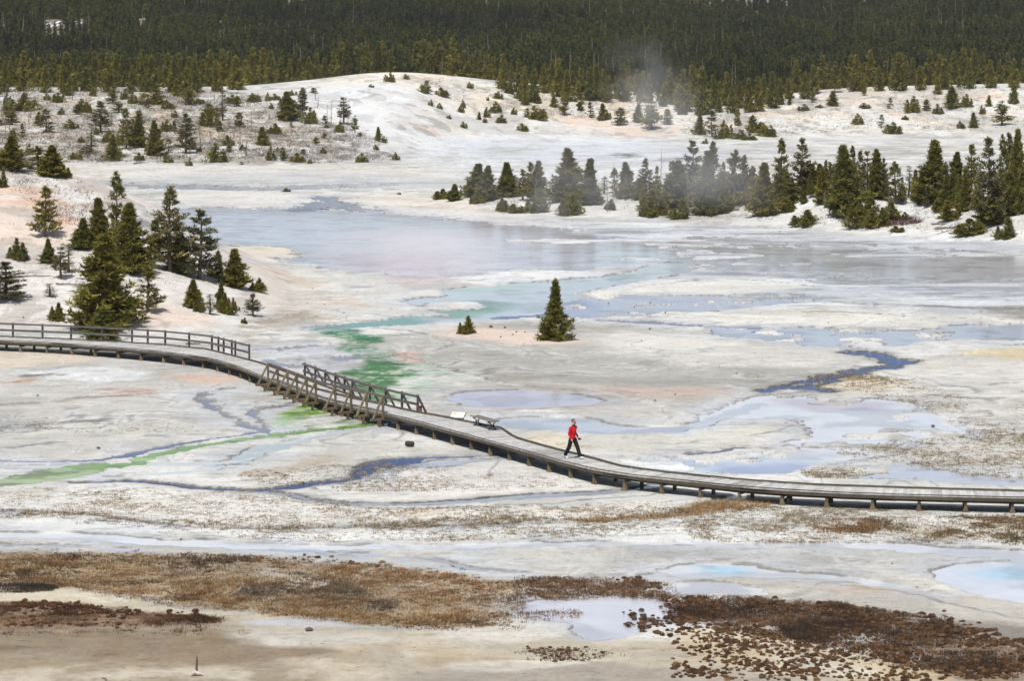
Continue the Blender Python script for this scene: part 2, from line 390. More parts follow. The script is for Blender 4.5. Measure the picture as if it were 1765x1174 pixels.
# base: pale sinter with grey drifts
nA = fbm(X1 / 14, Y1 / 14, 1, 7); nB = fbm(X1 / 3.0, Y1 / 3.0, 4, 6); nC = fbm(X1 / 40, Y1 / 40, 8, 3)
def mixc(idx, col, a):
    a = np.asarray(a)[:, None] if np.ndim(a) else a
    MIN[idx] = MIN[idx] * (1 - a) + lin(col) * a
ALL = slice(None)
MIN[:] = lin((208, 204, 198))
mixc(ALL, (176, 171, 164), smooth((nA - 0.47) / 0.08) * 0.8)
mixc(ALL, (231, 228, 224), smooth((0.47 - nB) / 0.07) * 0.55)
def P(pts, col, a=1.0, soft=40, warp=30, wet=None, nz=0.0, sm=True):
    """soft stain; nz breaks it up with noise"""
    idx, d = outline(pts, True, warp, sm, soft + 20)
    al = smooth(d / soft + 0.5)
    if nz: al = al * smooth((nB[idx] - 0.5 + (nz - 0.5) * 0.5) / 0.14 + 0.4)
    mixc(idx, col, al * a)
    if wet is not None: WET[idx] = WET[idx] * (1 - al) + wet * al
    return idx, al
def S(pts, col, a=1.0, soft=8, warp=14, wet=None, nz=0.0):
    """stroke: (u, v, width)"""
    idx, d = outline(pts, False, warp, True, soft + 20)
    al = smooth(d / soft + 0.5)
    if nz: al = al * smooth((nB[idx] - 0.5 + (nz - 0.5) * 0.5) / 0.14 + 0.4)
    mixc(idx, col, al * a)
    if wet is not None: WET[idx] = WET[idx] * (1 - al) + wet * al

# --- far slopes
hill = smooth((Z1 - 0.3) / 1.5) * (Y1 > 330)
mixc(ALL, (226, 221, 215), hill * 0.6)
mixc(ALL, (232, 212, 186), hill * smooth((fbm(X1 / 22, Y1 / 30, 41, 4) - 0.48) / 0.12) * 0.45)
mixc(ALL, (222, 186, 158), hill * smooth((fbm(X1 / 16, Y1 / 16, 47, 4) - 0.60) / 0.08) * 0.4)
mixc(ALL, (176, 166, 154), hill * smooth((fbm(X1 / 9, Y1 / 9, 51, 4) - 0.56) / 0.08) * 0.45)
P([(-200, 150), (150, 148), (300, 152), (420, 165), (520, 200), (600, 228), (680, 262), (640, 282), (400, 284), (100, 282), (-200, 280)], (158, 149, 138), 0.78, 150, 60, nz=0.75)
P([(-200, 155), (200, 160), (420, 190), (500, 225), (560, 255), (300, 270), (-200, 270)], (226, 196, 164), 0.5, 150, 80, nz=0.42)
P([(480, 160), (600, 140), (690, 138), (760, 150), (740, 185), (720, 230), (1000, 232), (1150, 245), (1180, 300), (900, 320), (700, 280), (600, 230), (540, 190)], (226, 225, 226), 0.75, 150, 60)
P([(560, 150), (650, 122), (720, 126), (820, 140), (880, 150), (840, 160), (720, 150), (640, 140)], (236, 222, 200), 0.8, 100, 40)
P([(760, 160), (860, 150), (1000, 165), (1120, 190), (1200, 205), (1180, 228), (1050, 218), (900, 200), (800, 190)], (230, 212, 190), 0.75, 150, 60, nz=0.6)
P([(930, 195), (1060, 205), (1160, 215), (1180, 232), (1080, 236), (980, 222)], (222, 196, 176), 0.6, 80, 60)
P([(1380, 165), (1500, 158), (1600, 175), (1765, 190), (1900, 200), (1900, 228), (1700, 232), (1500, 226), (1350, 222)], (212, 200, 186), 0.6, 120, 60, nz=0.6)
P([(1440, 160), (1480, 160), (1490, 178), (1450, 180)], (218, 194, 172), 0.6, 60, 40)
P([(800, 240), (1000, 244), (1180, 250), (1300, 262), (1200, 282), (1000, 290), (860, 275), (760, 262)], (205, 207, 214), 0.7, 150, 50)
P([(1065, 266), (1082, 264), (1105, 268), (1095, 273), (1075, 270)], (70, 66, 62), 0.9, 30, 40)
P([(1120, 276), (1160, 272), (1215, 273), (1180, 278), (1140, 280)], (76, 72, 66), 0.85, 30, 40)
P([(1180, 284), (1215, 284), (1210, 288), (1185, 287)], (90, 84, 80), 0.8, 30, 40)
hs = (smooth((Z1 - 0.2) / 1.0) + 0.6 * (Y1 > 420)) * (Y1 > 330) * (Y1 < 720); hs = np.clip(hs, 0, 1)
mixc(ALL, (186, 183, 179), hs * smooth((fbm(X1 / 10, Y1 / 22, 191, 6) - 0.50) / 0.06) * 0.5)
mixc(ALL, (150, 144, 136), hs * smooth((fbm(X1 / 4, Y1 / 9, 193, 5) - 0.58) / 0.05) * 0.55)
mixc(ALL, (232, 230, 226), hs * smooth((0.43 - fbm(X1 / 6, Y1 / 16, 195, 5)) / 0.05) * 0.5)
# --- far plain left
P([(100, 282), (400, 285), (700, 285), (760, 300), (600, 312), (300, 305), (110, 300)], (222, 214, 204), 0.7, 120, 40)
P([(300, 300), (600, 297), (780, 312), (780, 326), (500, 318), (260, 315)], (200, 198, 196), 0.8, 120, 50, wet=0.4)
S([(190, 318, 60), (330, 324, 40), (420, 329, 20)], (120, 116, 108), 0.8, 30, 20)
S([(400, 318, 30), (560, 315, 30), (760, 316, 20)], (164, 160, 156), 0.7, 40, 20)
S([(720, 330, 40), (850, 334, 40), (960, 338, 20)], (176, 160, 140), 0.7, 50, 30)
P([(300, 330), (520, 333), (560, 345), (520, 356), (350, 356)], (222, 216, 210), 0.8, 60, 30)
P([(590, 338), (700, 336), (800, 346), (860, 372), (740, 368), (640, 352)], (232, 216, 200), 0.6, 60, 40)
P([(640, 358), (760, 360), (900, 372), (1200, 384), (1200, 392), (1000, 386), (780, 378), (640, 370)], (216, 212, 208), 0.8, 60, 30)
# --- wet flats beyond the lone pine
P([(900, 385), (1200, 390), (1400, 400), (1600, 415), (1800, 432), (1800, 545), (1500, 530), (1250, 500), (1150, 470), (1050, 420)], (196, 197, 203), 0.8, 160, 60, wet=0.5)
st = fbm(X1 / 9.0, Y1 / 5.0, 61, 4); st2 = fbm(X1 / 12.0, Y1 / 4.0, 67, 4)
idx, al = P([(880, 380), (1300, 392), (1800, 430), (1800, 560), (1300, 540), (1000, 470)], (196, 197, 203), 0.0, 160)
mixc(idx, (150, 150, 154), al * smooth((st[idx] - 0.55) / 0.09) * 0.6)
mixc(idx, (228, 227, 227), al * smooth((0.45 - st2[idx]) / 0.08) * 0.8)
WET[idx] += al * smooth((st[idx] - 0.52) / 0.09) * 0.4
S([(1200, 412, 40), (1350, 420, 40), (1480, 424, 20)], (150, 146, 144), 0.8, 50, 40, 0.6)
S([(1060, 416, 26), (1180, 420, 40), (1260, 424, 20)], (140, 124, 108), 0.85, 30, 30, 0.6)
S([(1440, 462, 20), (1520, 456, 60), (1640, 462, 60), (1790, 466, 60)], (124, 126, 128), 0.85, 50, 40, 0.6)
S([(1240, 472, 50), (1400, 478, 60), (1560, 484, 50), (1700, 486, 40)], (148, 150, 158), 0.8, 60, 40, 0.7)
S([(1580, 490, 20), (1690, 484, 50), (1790, 482, 20)], (120, 112, 106), 0.7, 40, 30, 0.5)
S([(1300, 498, 60), (1345, 500, 80), (1380, 498, 40)], (126, 128, 134), 0.8, 50, 60, 0.6, nz=.5)
S([(1420, 520, 24), (1520, 526, 30), (1640, 530, 40), (1790, 534, 60)], (118, 116, 112), 0.85, 24, 20, 0.5)
P([(1700, 532), (1800, 530), (1800, 556), (1730, 552)], (150, 142, 132), 0.8, 40, 20, 0.5)
P([(1050, 480), (1180, 484), (1300, 478), (1400, 494), (1250, 508), (1100, 505), (1010, 512)], (228, 223, 214), 0.85, 50, 30)
P([(1150, 545), (1300, 530), (1500, 540), (1720, 545), (1750, 562), (1500, 566), (1300, 560), (1180, 555)], (226, 220, 210), 0.8, 70, 50)
# --- big pool's near shore
P([(480, 455), (600, 478), (720, 486), (780, 500), (760, 530), (640, 548), (540, 556), (500, 520)], (220, 215, 208), 0.8, 80, 40)
S([(600, 498, 40), (660, 496, 60), (730, 500, 20)], (170, 170, 178), 0.8, 40, 50, 0.6, nz=.5)
P([(680, 470), (760, 476), (820, 484), (780, 500), (700, 496), (660, 480)], (206, 190, 184), 0.7, 60, 40, 0.6)
P([(780, 470), (900, 462), (1040, 474), (960, 482), (840, 488), (780, 482)], (226, 224, 222), 0.85, 50, 50)
P([(385, 425), (440, 423), (500, 428), (530, 440), (470, 447), (420, 442)], (222, 208, 182), 0.9, 40, 20)
# --- pale mound with the lone pine
P([(560, 572), (650, 572), (800, 560), (930, 556), (1100, 560), (1300, 585), (1450, 600), (1500, 622), (1450, 645), (1350, 672), (1230, 690), (1120, 720), (1000, 700), (850, 668), (740, 650), (680, 610)], (176, 172, 165), 0.92, 90, 40)
P([(1020, 575), (1200, 578), (1400, 596), (1480, 612), (1380, 632), (1200, 628), (1050, 605)], (226, 220, 211), 0.75, 110, 60)
P([(760, 566), (850, 566), (960, 578), (1010, 588), (930, 596), (830, 588), (760, 580)], (228, 204, 188), 0.8, 60, 40)
P([(560, 562), (700, 562), (820, 556), (760, 572), (640, 576)], (224, 219, 212), 0.8, 50, 40)
P([(860, 636), (960, 645), (1150, 655), (1320, 655), (1280, 664), (1050, 666), (930, 655)], (158, 153, 147), 0.7, 60, 60)
P([(740, 630), (850, 640), (960, 650), (860, 654), (770, 642)], (166, 160, 152), 0.7, 50, 50)
P([(1020, 668), (1200, 670), (1260, 680), (1160, 690), (1080, 688)], (198, 172, 156), 0.6, 80, 40)
S([(720, 624, 12), (800, 646, 12), (900, 664, 12), (1000, 676, 12), (1060, 690, 10)], (140, 134, 126), 0.6, 12, 14)
S([(760, 640, 20), (860, 660, 20), (980, 678, 26), (1080, 696, 20)], (222, 216, 206), 0.7, 14, 14)
# --- bank on the left
mound = smooth((Z1 - 0.05) / 0.6) * (Y1 < 300) * (PU < 620)
mixc(ALL, (222, 214, 207), mound * 0.9)
mixc(ALL, (196, 188, 180), mound * smooth((nB - 0.49) / 0.1) * 0.5)
mixc(ALL, (226, 196, 174), mound * smooth((fbm(X1 / 7, Y1 / 9, 71, 4) - 0.56) / 0.1) * 0.5)
mixc(ALL, (168, 156, 146), mound * smooth((fbm(X1 / 3, Y1 / 5, 73, 4) - 0.57) / 0.07) * 0.5)
P([(0, 318), (90, 325), (150, 352), (190, 395), (140, 400), (60, 360), (0, 345)], (216, 176, 150), 0.6, 60, 90, nz=0.5)
P([(90, 285), (170, 300), (200, 330), (150, 328), (100, 310)], (200, 168, 150), 0.5, 50, 70, nz=0.5)
P([(0, 270), (120, 292), (260, 360), (280, 390), (150, 350), (0, 300)], (186, 172, 160), 0.5, 60, 60, nz=0.5)
P([(430, 455), (480, 490), (540, 510), (570, 540), (560, 560), (470, 540), (420, 500)], (216, 204, 192), 0.8, 50, 40)
S([(470, 455, 40), (505, 480, 40), (560, 510, 40), (620, 530, 50)], (196, 172, 150), 0.7, 50, 50, nz=.6)
P([(470, 536), (540, 540), (560, 556), (500, 568), (450, 582), (420, 596), (440, 570)], (158, 138, 118), 0.75, 60, 60, nz=.7)
P([(200, 545), (300, 550), (360, 560), (300, 570), (240, 560)], (150, 136, 124), 0.5, 60, 60, nz=.5)
# --- flats left of the bridge
P([(-100, 598), (250, 618), (420, 650), (520, 690), (560, 710), (460, 745), (330, 760), (200, 788), (-100, 790)], (194, 189, 182), 0.9, 100, 40)
P([(-100, 606), (90, 606), (160, 622), (60, 632), (-100, 640)], (216, 198, 176), 0.7, 60, 40)
P([(60, 640), (190, 634), (260, 645), (180, 660), (100, 655)], (232, 231, 230), 0.8, 50, 50)
P([(25, 644), (60, 642), (90, 636), (130, 636), (90, 646), (40, 652)], (104, 98, 92), 0.8, 40, 60, 0.5, nz=.65)
P([(-60, 656), (20, 656), (70, 652), (50, 660), (0, 664), (-60, 668)], (178, 120, 84), 0.8, 40, 40, nz=.7)
P([(130, 664), (180, 664), (250, 676), (258, 682), (210, 682), (170, 676)], (184, 142, 126), 0.7, 50, 80, nz=.5)
P([(290, 648), (370, 645), (410, 655), (360, 664), (300, 660)], (212, 176, 154), 0.7, 50, 50)
S([(-60, 702, 20), (60, 696, 16), (160, 686, 20), (250, 680, 10)], (146, 132, 118), 0.8, 20, 20)
P([(-60, 718), (20, 716), (30, 740), (-60, 748)], (150, 150, 152), 0.7, 60, 50, .5)
S([(40, 736, 12), (70, 730, 12), (150, 726, 30), (180, 722, 10)], (98, 98, 108), 0.85, 24, 40, .6)
S([(-40, 776, 10), (20, 774, 16), (80, 766, 12), (120, 762, 8)], (104, 106, 120), 0.8, 20, 40, .6)
S([(80, 722, 20), (170, 718, 30), (330, 722, 16)], (158, 152, 146), 0.7, 30, 40)
P([(380, 690), (450, 680), (520, 700), (480, 730), (420, 712)], (168, 162, 155), 0.8, 60, 50)
# --- sand between the near streams
P([(560, 760), (650, 748), (760, 770), (860, 786), (700, 786), (640, 800), (600, 822), (500, 835), (420, 836), (500, 800)], (206, 200, 192), 0.85, 70, 40)
P([(420, 822), (500, 800), (560, 786), (600, 790), (540, 806), (470, 826)], (188, 172, 152), 0.7, 50, 40)
P([(640, 815), (780, 796), (900, 800), (1050, 832), (1080, 842), (900, 856), (700, 866), (600, 856), (640, 838)], (224, 218, 210), 0.9, 60, 40)
P([(-100, 850), (200, 842), (430, 856), (700, 880), (1000, 876), (1150, 860), (1240, 850), (1240, 868), (1100, 890), (800, 902), (400, 904), (200, 888), (-100, 880)], (224, 218, 210), 0.9, 60, 40)
P([(-100, 892), (200, 896), (400, 916), (800, 914), (1200, 890), (1400, 872), (1765, 886), (1900, 890), (1900, 925), (1500, 935), (1000, 932), (500, 935), (100, 918), (-100, 915)], (228, 225, 220), 0.9, 60, 40)
P([(700, 880), (1000, 878), (1180, 862), (1180, 880), (900, 898), (700, 900)], (222, 204, 180), 0.5, 60, 60, nz=.5)
P([(-100, 920), (300, 936), (600, 950), (900, 948), (1300, 945), (1600, 955), (1600, 1000), (1300, 1000), (1000, 1000), (700, 985), (400, 960), (-100, 952)], (196, 191, 184), 0.9, 70, 40)
P([(1080, 945), (1300, 950), (1500, 965), (1350, 972), (1150, 965)], (168, 164, 160), 0.7, 80, 50)
P([(1180, 1000), (1400, 995), (1600, 1015), (1800, 1050), (1800, 1090), (1650, 1080), (1450, 1045), (1250, 1030)], (192, 184, 172), 0.85, 60, 40)
P([(1420, 1010), (1500, 1010), (1560, 1022), (1480, 1026)], (212, 186, 160), 0.6, 60, 50)
P([(1640, 1070), (1800, 1085), (1800, 1110), (1700, 1105)], (132, 122, 112), 0.8, 60, 40)
P([(1500, 985), (1620, 1000), (1740, 1025), (1690, 1030), (1560, 1008)], (222, 216, 204), 0.9, 30, 20)
# --- ground by the bench
P([(880, 750), (1000, 752), (1180, 742), (1260, 735), (1340, 740), (1300, 765), (1200, 782), (1100, 785), (1000, 775), (920, 765)], (212, 206, 195), 0.85, 50, 40)
P([(900, 750), (980, 754), (1010, 775), (960, 775), (890, 758)], (222, 205, 176), 0.7, 40, 40)
P([(1020, 690), (1130, 695), (1180, 710), (1150, 728), (1060, 722), (1000, 712)], (198, 192, 184), 0.85, 40, 40)
P([(740, 680), (800, 668), (980, 668), (1060, 682), (1080, 694), (1000, 705), (860, 708), (760, 712), (735, 700)], (176, 168, 158), 0.85, 40, 30)
S([(790, 715, 10), (850, 708, 24), (900, 706, 30), (960, 704, 20), (1040, 700, 10)], (178, 134, 98), 0.85, 14, 16)
S([(740, 688, 8), (800, 668, 10), (900, 660, 8), (1000, 668, 10), (1090, 690, 10)], (216, 206, 190), 0.7, 12, 12)
S([(1000, 770, 30), (1040, 774, 20), (1010, 790, 20)], (196, 150, 104), 0.7, 24, 40, nz=.6)
P([(1120, 800), (1200, 802), (1230, 812), (1150, 812)], (236, 238, 242), 0.9, 40, 40)
S([(1060, 734, 8), (1160, 738, 14), (1240, 718, 24), (1300, 690, 16), (1380, 677, 14), (1430, 676, 8)], (138, 132, 124), 0.75, 14, 16, .5)
# --- flats on the right
P([(1480, 630), (1600, 615), (1800, 600), (1800, 790), (1700, 770), (1720, 745), (1620, 712), (1560, 690), (1440, 684)], (202, 196, 187), 0.9, 80, 40)
P([(1560, 640), (1700, 630), (1800, 640), (1800, 680), (1650, 690), (1560, 670)], (218, 213, 206), 0.7, 90, 70, nz=.6)
P([(1650, 606), (1720, 600), (1800, 600), (1800, 616), (1700, 618)], (220, 200, 158), 0.8, 50, 40)
P([(1440, 655), (1520, 648), (1560, 665), (1500, 680), (1420, 675)], (216, 202, 180), 0.8, 50, 50, nz=.6)
P([(1480, 800), (1560, 778), (1700, 762), (1800, 755), (1800, 800), (1650, 800)], (216, 210, 200), 0.85, 60, 40)
P([(1640, 735), (1760, 740), (1760, 765), (1680, 760)], (180, 168, 150), 0.6, 60, 60, nz=.6)
P([(1380, 815), (1500, 800), (1800, 822), (1800, 846), (1500, 838)], (216, 212, 204), 0.85, 60, 40)
P([(1250, 905), (1450, 890), (1640, 884), (1500, 900), (1350, 912)], (178, 172, 162), 0.8, 40, 30)
P([(1400, 905), (1560, 896), (1800, 890), (1800, 935), (1600, 930), (1450, 925)], (196, 180, 156), 0.7, 70, 60, nz=.55)
# --- foreground soils
P([(-100, 1040), (200, 1052), (450, 1070), (700, 1090), (880, 1075), (1080, 1105), (1250, 1110), (1450, 1140), (1765, 1170), (1900, 1180), (1900, 1260), (-100, 1260)], (196, 182, 160), 0.92, 60, 30)
P([(-100, 1078), (200, 1085), (400, 1085), (540, 1100), (560, 1130), (420, 1150), (200, 1150), (-100, 1160)], (146, 127, 102), 0.95, 80, 60)
P([(-100, 1130), (300, 1150), (520, 1155), (500, 1260), (-100, 1260)], (158, 142, 118), 0.9, 80, 60, nz=.8)
P([(420, 1090), (620, 1092), (700, 1110), (560, 1118), (440, 1112)], (216, 208, 196), 0.8, 60, 50, nz=.7)
P([(560, 1115), (760, 1120), (900, 1150), (800, 1185), (560, 1180)], (184, 164, 136), 0.6, 80, 70, nz=.6)
P([(760, 1098), (900, 1075), (980, 1092), (900, 1112)], (214, 206, 194), 0.85, 50, 40)
P([(720, 1160), (960, 1148), (1200, 1158), (1420, 1200), (700, 1230)], (172, 160, 148), 0.8, 60, 50)
P([(760, 1150), (900, 1138), (1060, 1140), (960, 1152), (800, 1160)], (220, 212, 198), 0.7, 30, 40)
P([(-100, 950), (400, 962), (690, 985), (900, 1010), (900, 1050), (780, 1084), (450, 1056), (100, 1020), (-100, 1000)], (160, 136, 104), 0.85, 60, 40)
P([(-100, 1042), (150, 1046), (380, 1070), (300, 1084), (-100, 1082)], (140, 108, 80), 0.8, 50, 50)
P([(-60, 1012), (90, 1016), (240, 1036), (340, 1054), (500, 1062), (420, 1068), (200, 1050), (-60, 1034)], (206, 192, 166), 0.9, 30, 30)
P([(450, 1068), (560, 1072), (620, 1078), (500, 1082), (420, 1078)], (204, 202, 204), 0.8, 30, 30)
P([(870, 1010), (1060, 1000), (1200, 1030), (1320, 1032), (1500, 1052), (1620, 1070), (1700, 1106), (1800, 1106), (1800, 1180), (1600, 1172), (1400, 1110), (1200, 1075), (1150, 1035), (1000, 1020)], (128, 98, 70), 0.75, 60, 50, nz=.75)
P([(1180, 1085), (1350, 1098), (1480, 1130), (1640, 1180), (1300, 1160), (1160, 1120)], (212, 190, 156), 0.7, 60, 50)
P([(1320, 1128), (1400, 1136), (1500, 1160), (1440, 1168), (1350, 1148)], (218, 208, 190), 0.9, 40, 30)
ALGAE = [
 ([(585, 572), (640, 580), (660, 592), (640, 604), (690, 618), (705, 640), (722, 655), (690, 664), (640, 680), (612, 668), (640, 652), (585, 636), (615, 618), (590, 600), (612, 588)], (70, 122, 62), 0.97, 36, 80, .74),
 ([(560, 566), (640, 576), (660, 588), (600, 586)], (72, 134, 96), 0.95, 24, 40, .9),
 ([(690, 615), (760, 640), (800, 655), (740, 668), (690, 655)], (186, 204, 184), 0.7, 60, 50, .7),
 ([(620, 676), (690, 660), (720, 676), (700, 695), (640, 690)], (150, 184, 140), 0.8, 40, 50, .7),
 ([(505, 705), (545, 698), (560, 712), (520, 724), (500, 742), (478, 752), (485, 728)], (126, 156, 60), 0.95, 24, 50, .72),
 ([(560, 742), (620, 732), (640, 728), (600, 746)], (96, 134, 36), 0.95, 20, 30, .9),
 ([(584, 572), (640, 580), (660, 592), (644, 602), (692, 612), (704, 630), (718, 650), (690, 656), (672, 668), (654, 692), (618, 694), (640, 668), (598, 652), (580, 636), (612, 622), (598, 605), (586, 592)], (74, 124, 66), 0.95, 30, 50, None),
 ([(528, 696), (556, 700), (562, 712), (524, 722), (502, 744), (474, 756), (484, 730), (506, 712)], (118, 160, 36), 0.95, 20, 40, None),
 ([(545, 564), (620, 570), (650, 584), (590, 582)], (62, 128, 96), 0.9, 20, 30, None),
]
nF = fbm(X1 / 0.8, Y1 / 0.8, 57, 4)
for pts, col, a, soft, warp, nz in ALGAE:
    idx, al = P(pts, col, a, soft, warp, 0.6, nz or 0.0)
    mixc(idx, tuple(c * 0.7 for c in col), al * smooth((nF[idx] - 0.54) / 0.1) * 0.7)
    mixc(idx, (206, 206, 190), al * smooth((0.37 - nF[idx]) / 0.04) * 0.5)
S([(520, 738, 14), (560, 734, 20), (610, 727, 20), (640, 722, 12)], (92, 122, 48), 0.9, 14, 40, 0.6, nz=.8)
P([(470, 600), (540, 598), (600, 612), (590, 640), (520, 640), (450, 628)], (208, 206, 208), 0.8, 60, 50, .3)
P([(480, 622), (560, 616), (605, 628), (560, 640), (500, 636)], (158, 154, 154), 0.7, 40, 50, .4)
P([(695, 606), (730, 616), (710, 626), (680, 614)], (212, 164, 138), 0.7, 30, 40, nz=.7)
# crisp dark edges of crust terraces
for pts in ([(1430, 676, 9), (1330, 677, 10), (1290, 690, 9), (1240, 712, 10), (1200, 730, 8), (1150, 739, 8), (1080, 742, 6)], [(1150, 768, 6), (1230, 758, 8), (1300, 751, 8), (1350, 743, 9), (1366, 733, 8), (1340, 723, 6), (1260, 722, 5)],
            [(1610, 708, 5), (1640, 728, 8), (1722, 746, 8), (1690, 758, 8), (1560, 772, 8), (1490, 796, 8), (1440, 802, 6)], [(1270, 784, 6), (1325, 771, 8), (1310, 762, 6)], [(1380, 776, 6), (1400, 766, 8), (1440, 761, 6)],
            [(700, 612, 6), (760, 634, 8), (840, 655, 8), (930, 668, 8), (1010, 680, 8), (1060, 692, 6)], [(-60, 700, 6), (60, 694, 8), (190, 684, 7), (300, 690, 5)], [(380, 664, 5), (300, 690, 6), (200, 712, 8), (60, 722, 7)],
            [(560, 800, 6), (470, 822, 8), (380, 834, 8), (260, 828, 6)], [(480, 862, 6), (700, 878, 8), (900, 870, 8), (1080, 856, 7), (1180, 848, 5)], [(0, 915, 6), (200, 920, 8), (500, 934, 8), (800, 932, 7)], [(1500, 640, 6), (1540, 660, 8), (1640, 668, 8), (1760, 660, 6)],
            [(1060, 545, 6), (1240, 548, 8), (1420, 538, 8), (1600, 548, 8), (1760, 552, 6)], [(1000, 505, 6), (1120, 492, 8), (1250, 480, 10), (1420, 496, 10)], [(600, 560, 5), (720, 575, 8), (780, 590, 8), (740, 606, 6)], [(1420, 1010, 6), (1540, 1022, 8), (1680, 1052, 8), (1780, 1070, 8)]):
    S(pts, (120, 115, 110), 0.75, 6, 26, 0.4, nz=.72)
# wet margins of the near streams, bank shadow painted in as darker colour
for pts in ([(0, 884, 14), (150, 888, 14), (260, 902, 26), (330, 909, 16), (470, 913, 10)],):
    S(pts, (160, 154, 148), 0.8, 10, 14, 0.6)

# braided threads of runoff over all the flats
flatm = (1 - smooth(Z1 / 0.3)) * (PV > 250)
for sc, o_, wd, col, a_ in ((7.0, 101, 0.012, (150, 150, 154), 0.55), (3.2, 107, 0.012, (158, 156, 154), 0.45), (13.0, 113, 0.010, (140, 138, 138), 0.6)):
    wx = X1 + 5 * (fbm(X1 / 6, Y1 / 6, o_ + 2, 3) - 0.5); wy = Y1 * 0.8 + 5 * (fbm(X1 / 6, Y1 / 6, o_ + 4, 3) - 0.5)
    rl = np.abs(fbm(wx / sc, wy / sc, o_, 4) - 0.5); ln_ = 1 - smooth(rl / wd); gate = smooth((fbm(X1 / 11, Y1 / 11, o_ + 6, 3) - 0.45) / 0.12)
    k_ = ln_ * gate * flatm * np.where(PV > 930, 0.45, 1.0); sel = np.where(k_ > 0.01)[0]
    mixc(sel, col, k_[sel] * a_); WET[sel] = np.maximum(WET[sel], k_[sel] * 0.6)
    pale = smooth((rl - wd) / wd) * (1 - smooth((rl - 2.5 * wd) / (2 * wd))) * gate * flatm; sel = np.where(pale > 0.01)[0]
    mixc(sel, (230, 228, 222), pale[sel] * np.where(PV[sel] > 1040, 0.05, 0.30))
# ------------------------------------------------------------------ water sheets
WATER = []     # (name, label, list of ('P'|'S', pts), islands, colour, patches, ripple, warp)
def water(name, label, shapes, col, islands=(), patches=(), ripple=0.05, warp=14, nzamt=0.0, edge=None, streak=0.0):
    WATER.append((name, label, shapes, col, islands, patches, ripple, warp, nzamt, edge, streak))
water("pool", "broad lavender hot pool steaming below the wooded ridge",
      [[(318, 360), (420, 358), (560, 360), (640, 366), (740, 374), (860, 386), (960, 392), (1060, 404), (1120, 418), (1180, 440), (1150, 462), (1060, 462), (980, 466), (880, 462), (800, 474), (700, 476), (640, 468), (560, 462), (480, 446), (520, 444), (500, 428), (420, 424), (360, 426), (330, 420), (250, 400), (250, 370)]],
      (196, 194, 208), patches=[([(330, 368), (560, 372), (640, 390), (560, 420), (400, 420), (330, 400)], (208, 212, 226), 200), ([(560, 440), (760, 440), (800, 470), (640, 468)], (186, 168, 176), 120), ([(1040, 425), (1190, 440), (1160, 460), (1040, 456)], (196, 210, 216), 120)],
      islands=[[(855, 412), (960, 414), (1010, 418), (930, 419)], [(560, 466), (620, 466), (640, 469), (570, 470)]], ripple=0.035, warp=40, streak=0.7)
water("pool", "thin sheets of water lying in streaks over the wet grey flats on the right",
      [[(1180, 410), (1400, 415), (1600, 428), (1850, 445), (1850, 520), (1600, 500), (1400, 486), (1250, 470), (1190, 450)]], (196, 198, 206), ripple=0.05, warp=40, streak=1.0)
water("stream", "pale aqua overflow channel curling past the lone pine",
      [[(1195, 440), (1190, 465), (1170, 472), (1100, 485), (1020, 500), (985, 516), (975, 534), (940, 545), (830, 551), (750, 555), (640, 562), (545, 568), (538, 563), (620, 555), (700, 547), (770, 541), (700, 520), (760, 510), (780, 496), (880, 489), (980, 481), (1060, 474), (1110, 462), (1160, 448)]],
      (190, 208, 216), patches=[([(530, 560), (620, 553), (720, 545), (720, 560), (600, 570)], (104, 158, 132), 60), ([(700, 540), (800, 520), (880, 522), (850, 538), (780, 548)], (116, 160, 120), 60), ([(1050, 474), (1090, 472), (1100, 478), (1060, 482)], (140, 172, 146), 60), ([(760, 490), (900, 488), (880, 500), (780, 505)], (180, 204, 186), 80)], ripple=0.05, warp=22,
      islands=[[(725, 524), (780, 520), (850, 526), (800, 534), (740, 534)]])
water("pool", "smooth lavender shallows right of the lone pine",
      [[(985, 514), (1060, 507), (1200, 510), (1330, 506), (1420, 510), (1400, 520), (1290, 530), (1180, 540), (1060, 548), (990, 548), (955, 536)]],
      (178, 184, 206), patches=[([(905, 512), (1030, 520), (1030, 545), (900, 545)], (158, 164, 192), 60)], ripple=0.06, warp=30)
water("stream", "thin blue trickle crossing the pale flat behind the lone pine",
      [[(850, 548, 20), (900, 546, 30), (950, 540, 30)], [(1050, 553, 20), (1120, 557, 30), (1220, 562, 24)], [(1160, 560, 10), (1300, 566, 30), (1240, 574, 40)]], (110, 120, 150), ripple=0.3, warp=18)
water("pool", "long pale blue shallows stretching to the right edge below the wet flats",
      [[(1225, 562), (1300, 570), (1420, 564), (1560, 570), (1640, 562), (1790, 560), (1790, 592), (1700, 594), (1600, 590), (1540, 600), (1470, 603), (1380, 592), (1290, 584), (1240, 575)]],
      (176, 188, 210), islands=[[(1465, 597), (1500, 590), (1560, 600), (1530, 608)], [(1560, 594), (1640, 584), (1700, 592), (1600, 600)], [(1440, 584), (1500, 581), (1530, 585), (1470, 589)], [(1420, 575), (1450, 574), (1440, 578)], [(1640, 590), (1740, 586), (1800, 590), (1700, 596)], [(1580, 574), (1640, 573), (1600, 578)]], ripple=0.08, warp=30)
water("stream", "rippled deep blue stream zigzagging across the right flat",
      [[(1470, 606, 30), (1500, 611, 40), (1545, 621, 40), (1562, 626, 30), (1530, 634, 34), (1480, 640, 34), (1440, 648, 40), (1400, 656, 40), (1360, 667, 34), (1315, 677, 18)], [(1450, 650, 24), (1410, 664, 26), (1395, 670, 50), (1432, 676, 30)], [(1500, 612, 20), (1530, 620, 20), (1545, 628, 20)]],
      (44, 76, 124), ripple=0.7, warp=30, nzamt=0.25, edge=True)
